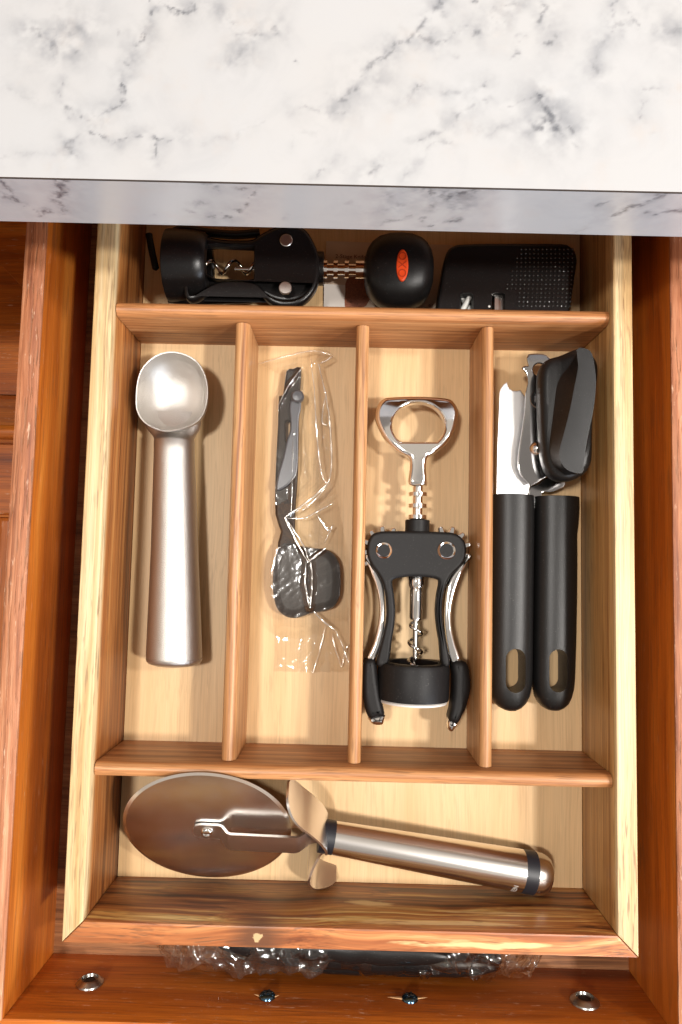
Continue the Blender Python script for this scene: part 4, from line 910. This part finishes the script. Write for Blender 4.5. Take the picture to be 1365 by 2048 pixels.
# ================================================================== KNIFE SHARPENER
ks_ = thing('knife_sharpener', 'flat black knife sharpener with dotted grip and two slots, back right corner', 'knife sharpener', (*at(1010, 560, 0).xy, 0))
zs_ = .0235
so = [(870,642),(871,636),(874,618),(877.6,591),(884,550),(890.5,514),(896,500),(903,493),(916,487.6),(940,486),(977,485),(1060,485),(1125,486),(1141,490.5),(1152,502),(1156,518.6),(1154,535),(1150.7,558.5),(1146,590),(1142,614),(1139,636),(1138,642)]
sl = [[(923,590),(926,588),(942,588),(945,590),(945,622),(923,622)], [(986,590),(989,588),(1005,588),(1008,590),(1008,622),(986,622)]]
b = MB(); b.plate(smooth(PX(so, zs_), 3), [PX(q, zs_) for q in sl], zs_-.0130, zs_, .0020, 4); b.build('body', M['black_gl'], ks_, ang=45)
c1 = at(934, 606, .018); c2 = at(997, 606, .018)
b = MB(); b.tube([c1 + Vector((-.0025, -.0045, 0)), c1 + Vector((.0022, .0045, .001))], .0016, 10); b.tube([c1 + Vector((.0026, -.0045, -.002)), c1 + Vector((-.0020, .0035, -.002))], .0015, 10); b.build('ceramic_rod', M['ceramic'], ks_)
b = MB(); b.box(c2.x-.0022, c2.x-.0001, c2.y-.0045, c2.y+.0036, .0135, .0195); b.box(c2.x+.0001, c2.x+.0022, c2.y-.0045, c2.y+.0036, .0125, .0185); b.build('carbide_blade', M['steel'], ks_)
b = MB()
for r in range(14):
    zy = 165 + r*37.2
    xl = 775 - (zy-150)*.394 if zy < 515 else 765 - (zy-520)*.19
    xr_ = 1218 - max(0, zy-300)*.06
    for c in range(20):
        zx = xr_ - c*36.4
        if zx < xl: continue
        p = at(860 + zx/4.266, 460 + zy/4.266, zs_); rd_ = .00068
        b.lathe([(-.0001, rd_), (.00022, rd_*.85), (.00042, rd_*.4)], p, (0, 0, 1), 7)
dt = b.build('grip_dots', M['dot'], ks_, ang=60); dt['kind'] = 'stuff'
b = MB(); p = at(979, 613, zs_); b.lathe([(-.0001, .0007), (.0002, .0006)], p, (0, 0, 1), 10); b.build('white_dot', M['ceramic'], ks_)

# ================================================================== WRAPPED BUNDLE (front of drawer)
bd_ = thing('wrapped_bundle', 'black pieces bundled in crumpled clear plastic between tray and drawer front', 'plastic wrap', (0, -.027, ZD))
bars = [((-.062, -.0335, .005), (.080, -.0345, .007), .0070, .9), ((-.050, -.0300, .014), (.072, -.0335, .015), .0062, .8), ((-.025, -.0360, .012), (.078, -.0360, .010), .0052, .9), ((-.066, -.024, .020), (.050, -.027, .021), .0055, .6)]
for a, c, r, f in bars:
    a, c = Vector(a), Vector(c); pts = [a.lerp(c, k/14) + Vector((0, random.uniform(-.0006, .0006), random.uniform(-.0006, .0006))) for k in range(15)]
    b = MB(); b.tube(pts, [r*math.sqrt(max(.1, 1-(abs(k-7)/7)**6)) for k in range(15)], 12, flat=f); b.build('black_piece', M['black_gl'], bd_)
def sheet(name, xa, xb, nx, na, ry, rz, yc, zc, amp, seed, a0, a1, mat):
    U = np.linspace(0, 1, nx); Ag = np.linspace(a0, a1, na); UU, AA = np.meshgrid(U, Ag)
    x = xa + (xb-xa)*UU
    env = np.clip(np.minimum(UU, 1-UU)*9, 0, 1)**.5*.75 + .25
    f1 = 1 - np.abs(fbm(x*1.0, AA*.012, 55, seed, 1) - .5)*2; f2 = 1 - np.abs(fbm(x, AA*.012, 170, seed+7, 1) - .5)*2; f3 = fbm(x, AA*.012, 40, seed+13)
    rr = 1 + amp*((f1-.7)*1.1 + (f2-.7)*.6 + (f3-.5)*.8)
    xj = x + (fbm(x, AA*.012, 120, seed+21) - .5)*.012
    y = yc + ry*env*rr*np.cos(AA) ; z = zc + rz*env*rr*np.sin(AA)
    y = np.clip(y, -.0428, -.0102); z = np.maximum(z, ZD+.0006)
    z = np.where((y > -.011), np.minimum(z, .04), z)
    idx = np.arange(nx*na).reshape(na, nx)
    F = np.stack([idx[:-1, :-1], idx[:-1, 1:], idx[1:, 1:], idx[1:, :-1]], -1).reshape(-1, 4)
    b = MB(); b.add(np.stack([xj, y, z], -1).reshape(-1, 3).tolist(), F.tolist()); return b.build(name, mat, bd_, ang=60, fix=False)
sheet('plastic_wrap', -.099, .094, 320, 46, .0150, .0175, -.0265, .004, .42, 401, -.3, 3.5, M['film2'])
sheet('plastic_wrap', -.097, -.005, 170, 34, .0140, .0215, -.0275, .003, .40, 431, .3, 3.4, M['bubble'])
sheet('plastic_wrap', .030, .101, 140, 34, .0145, .0190, -.0250, .003, .55, 461, -.2, 3.4, M['film2'])
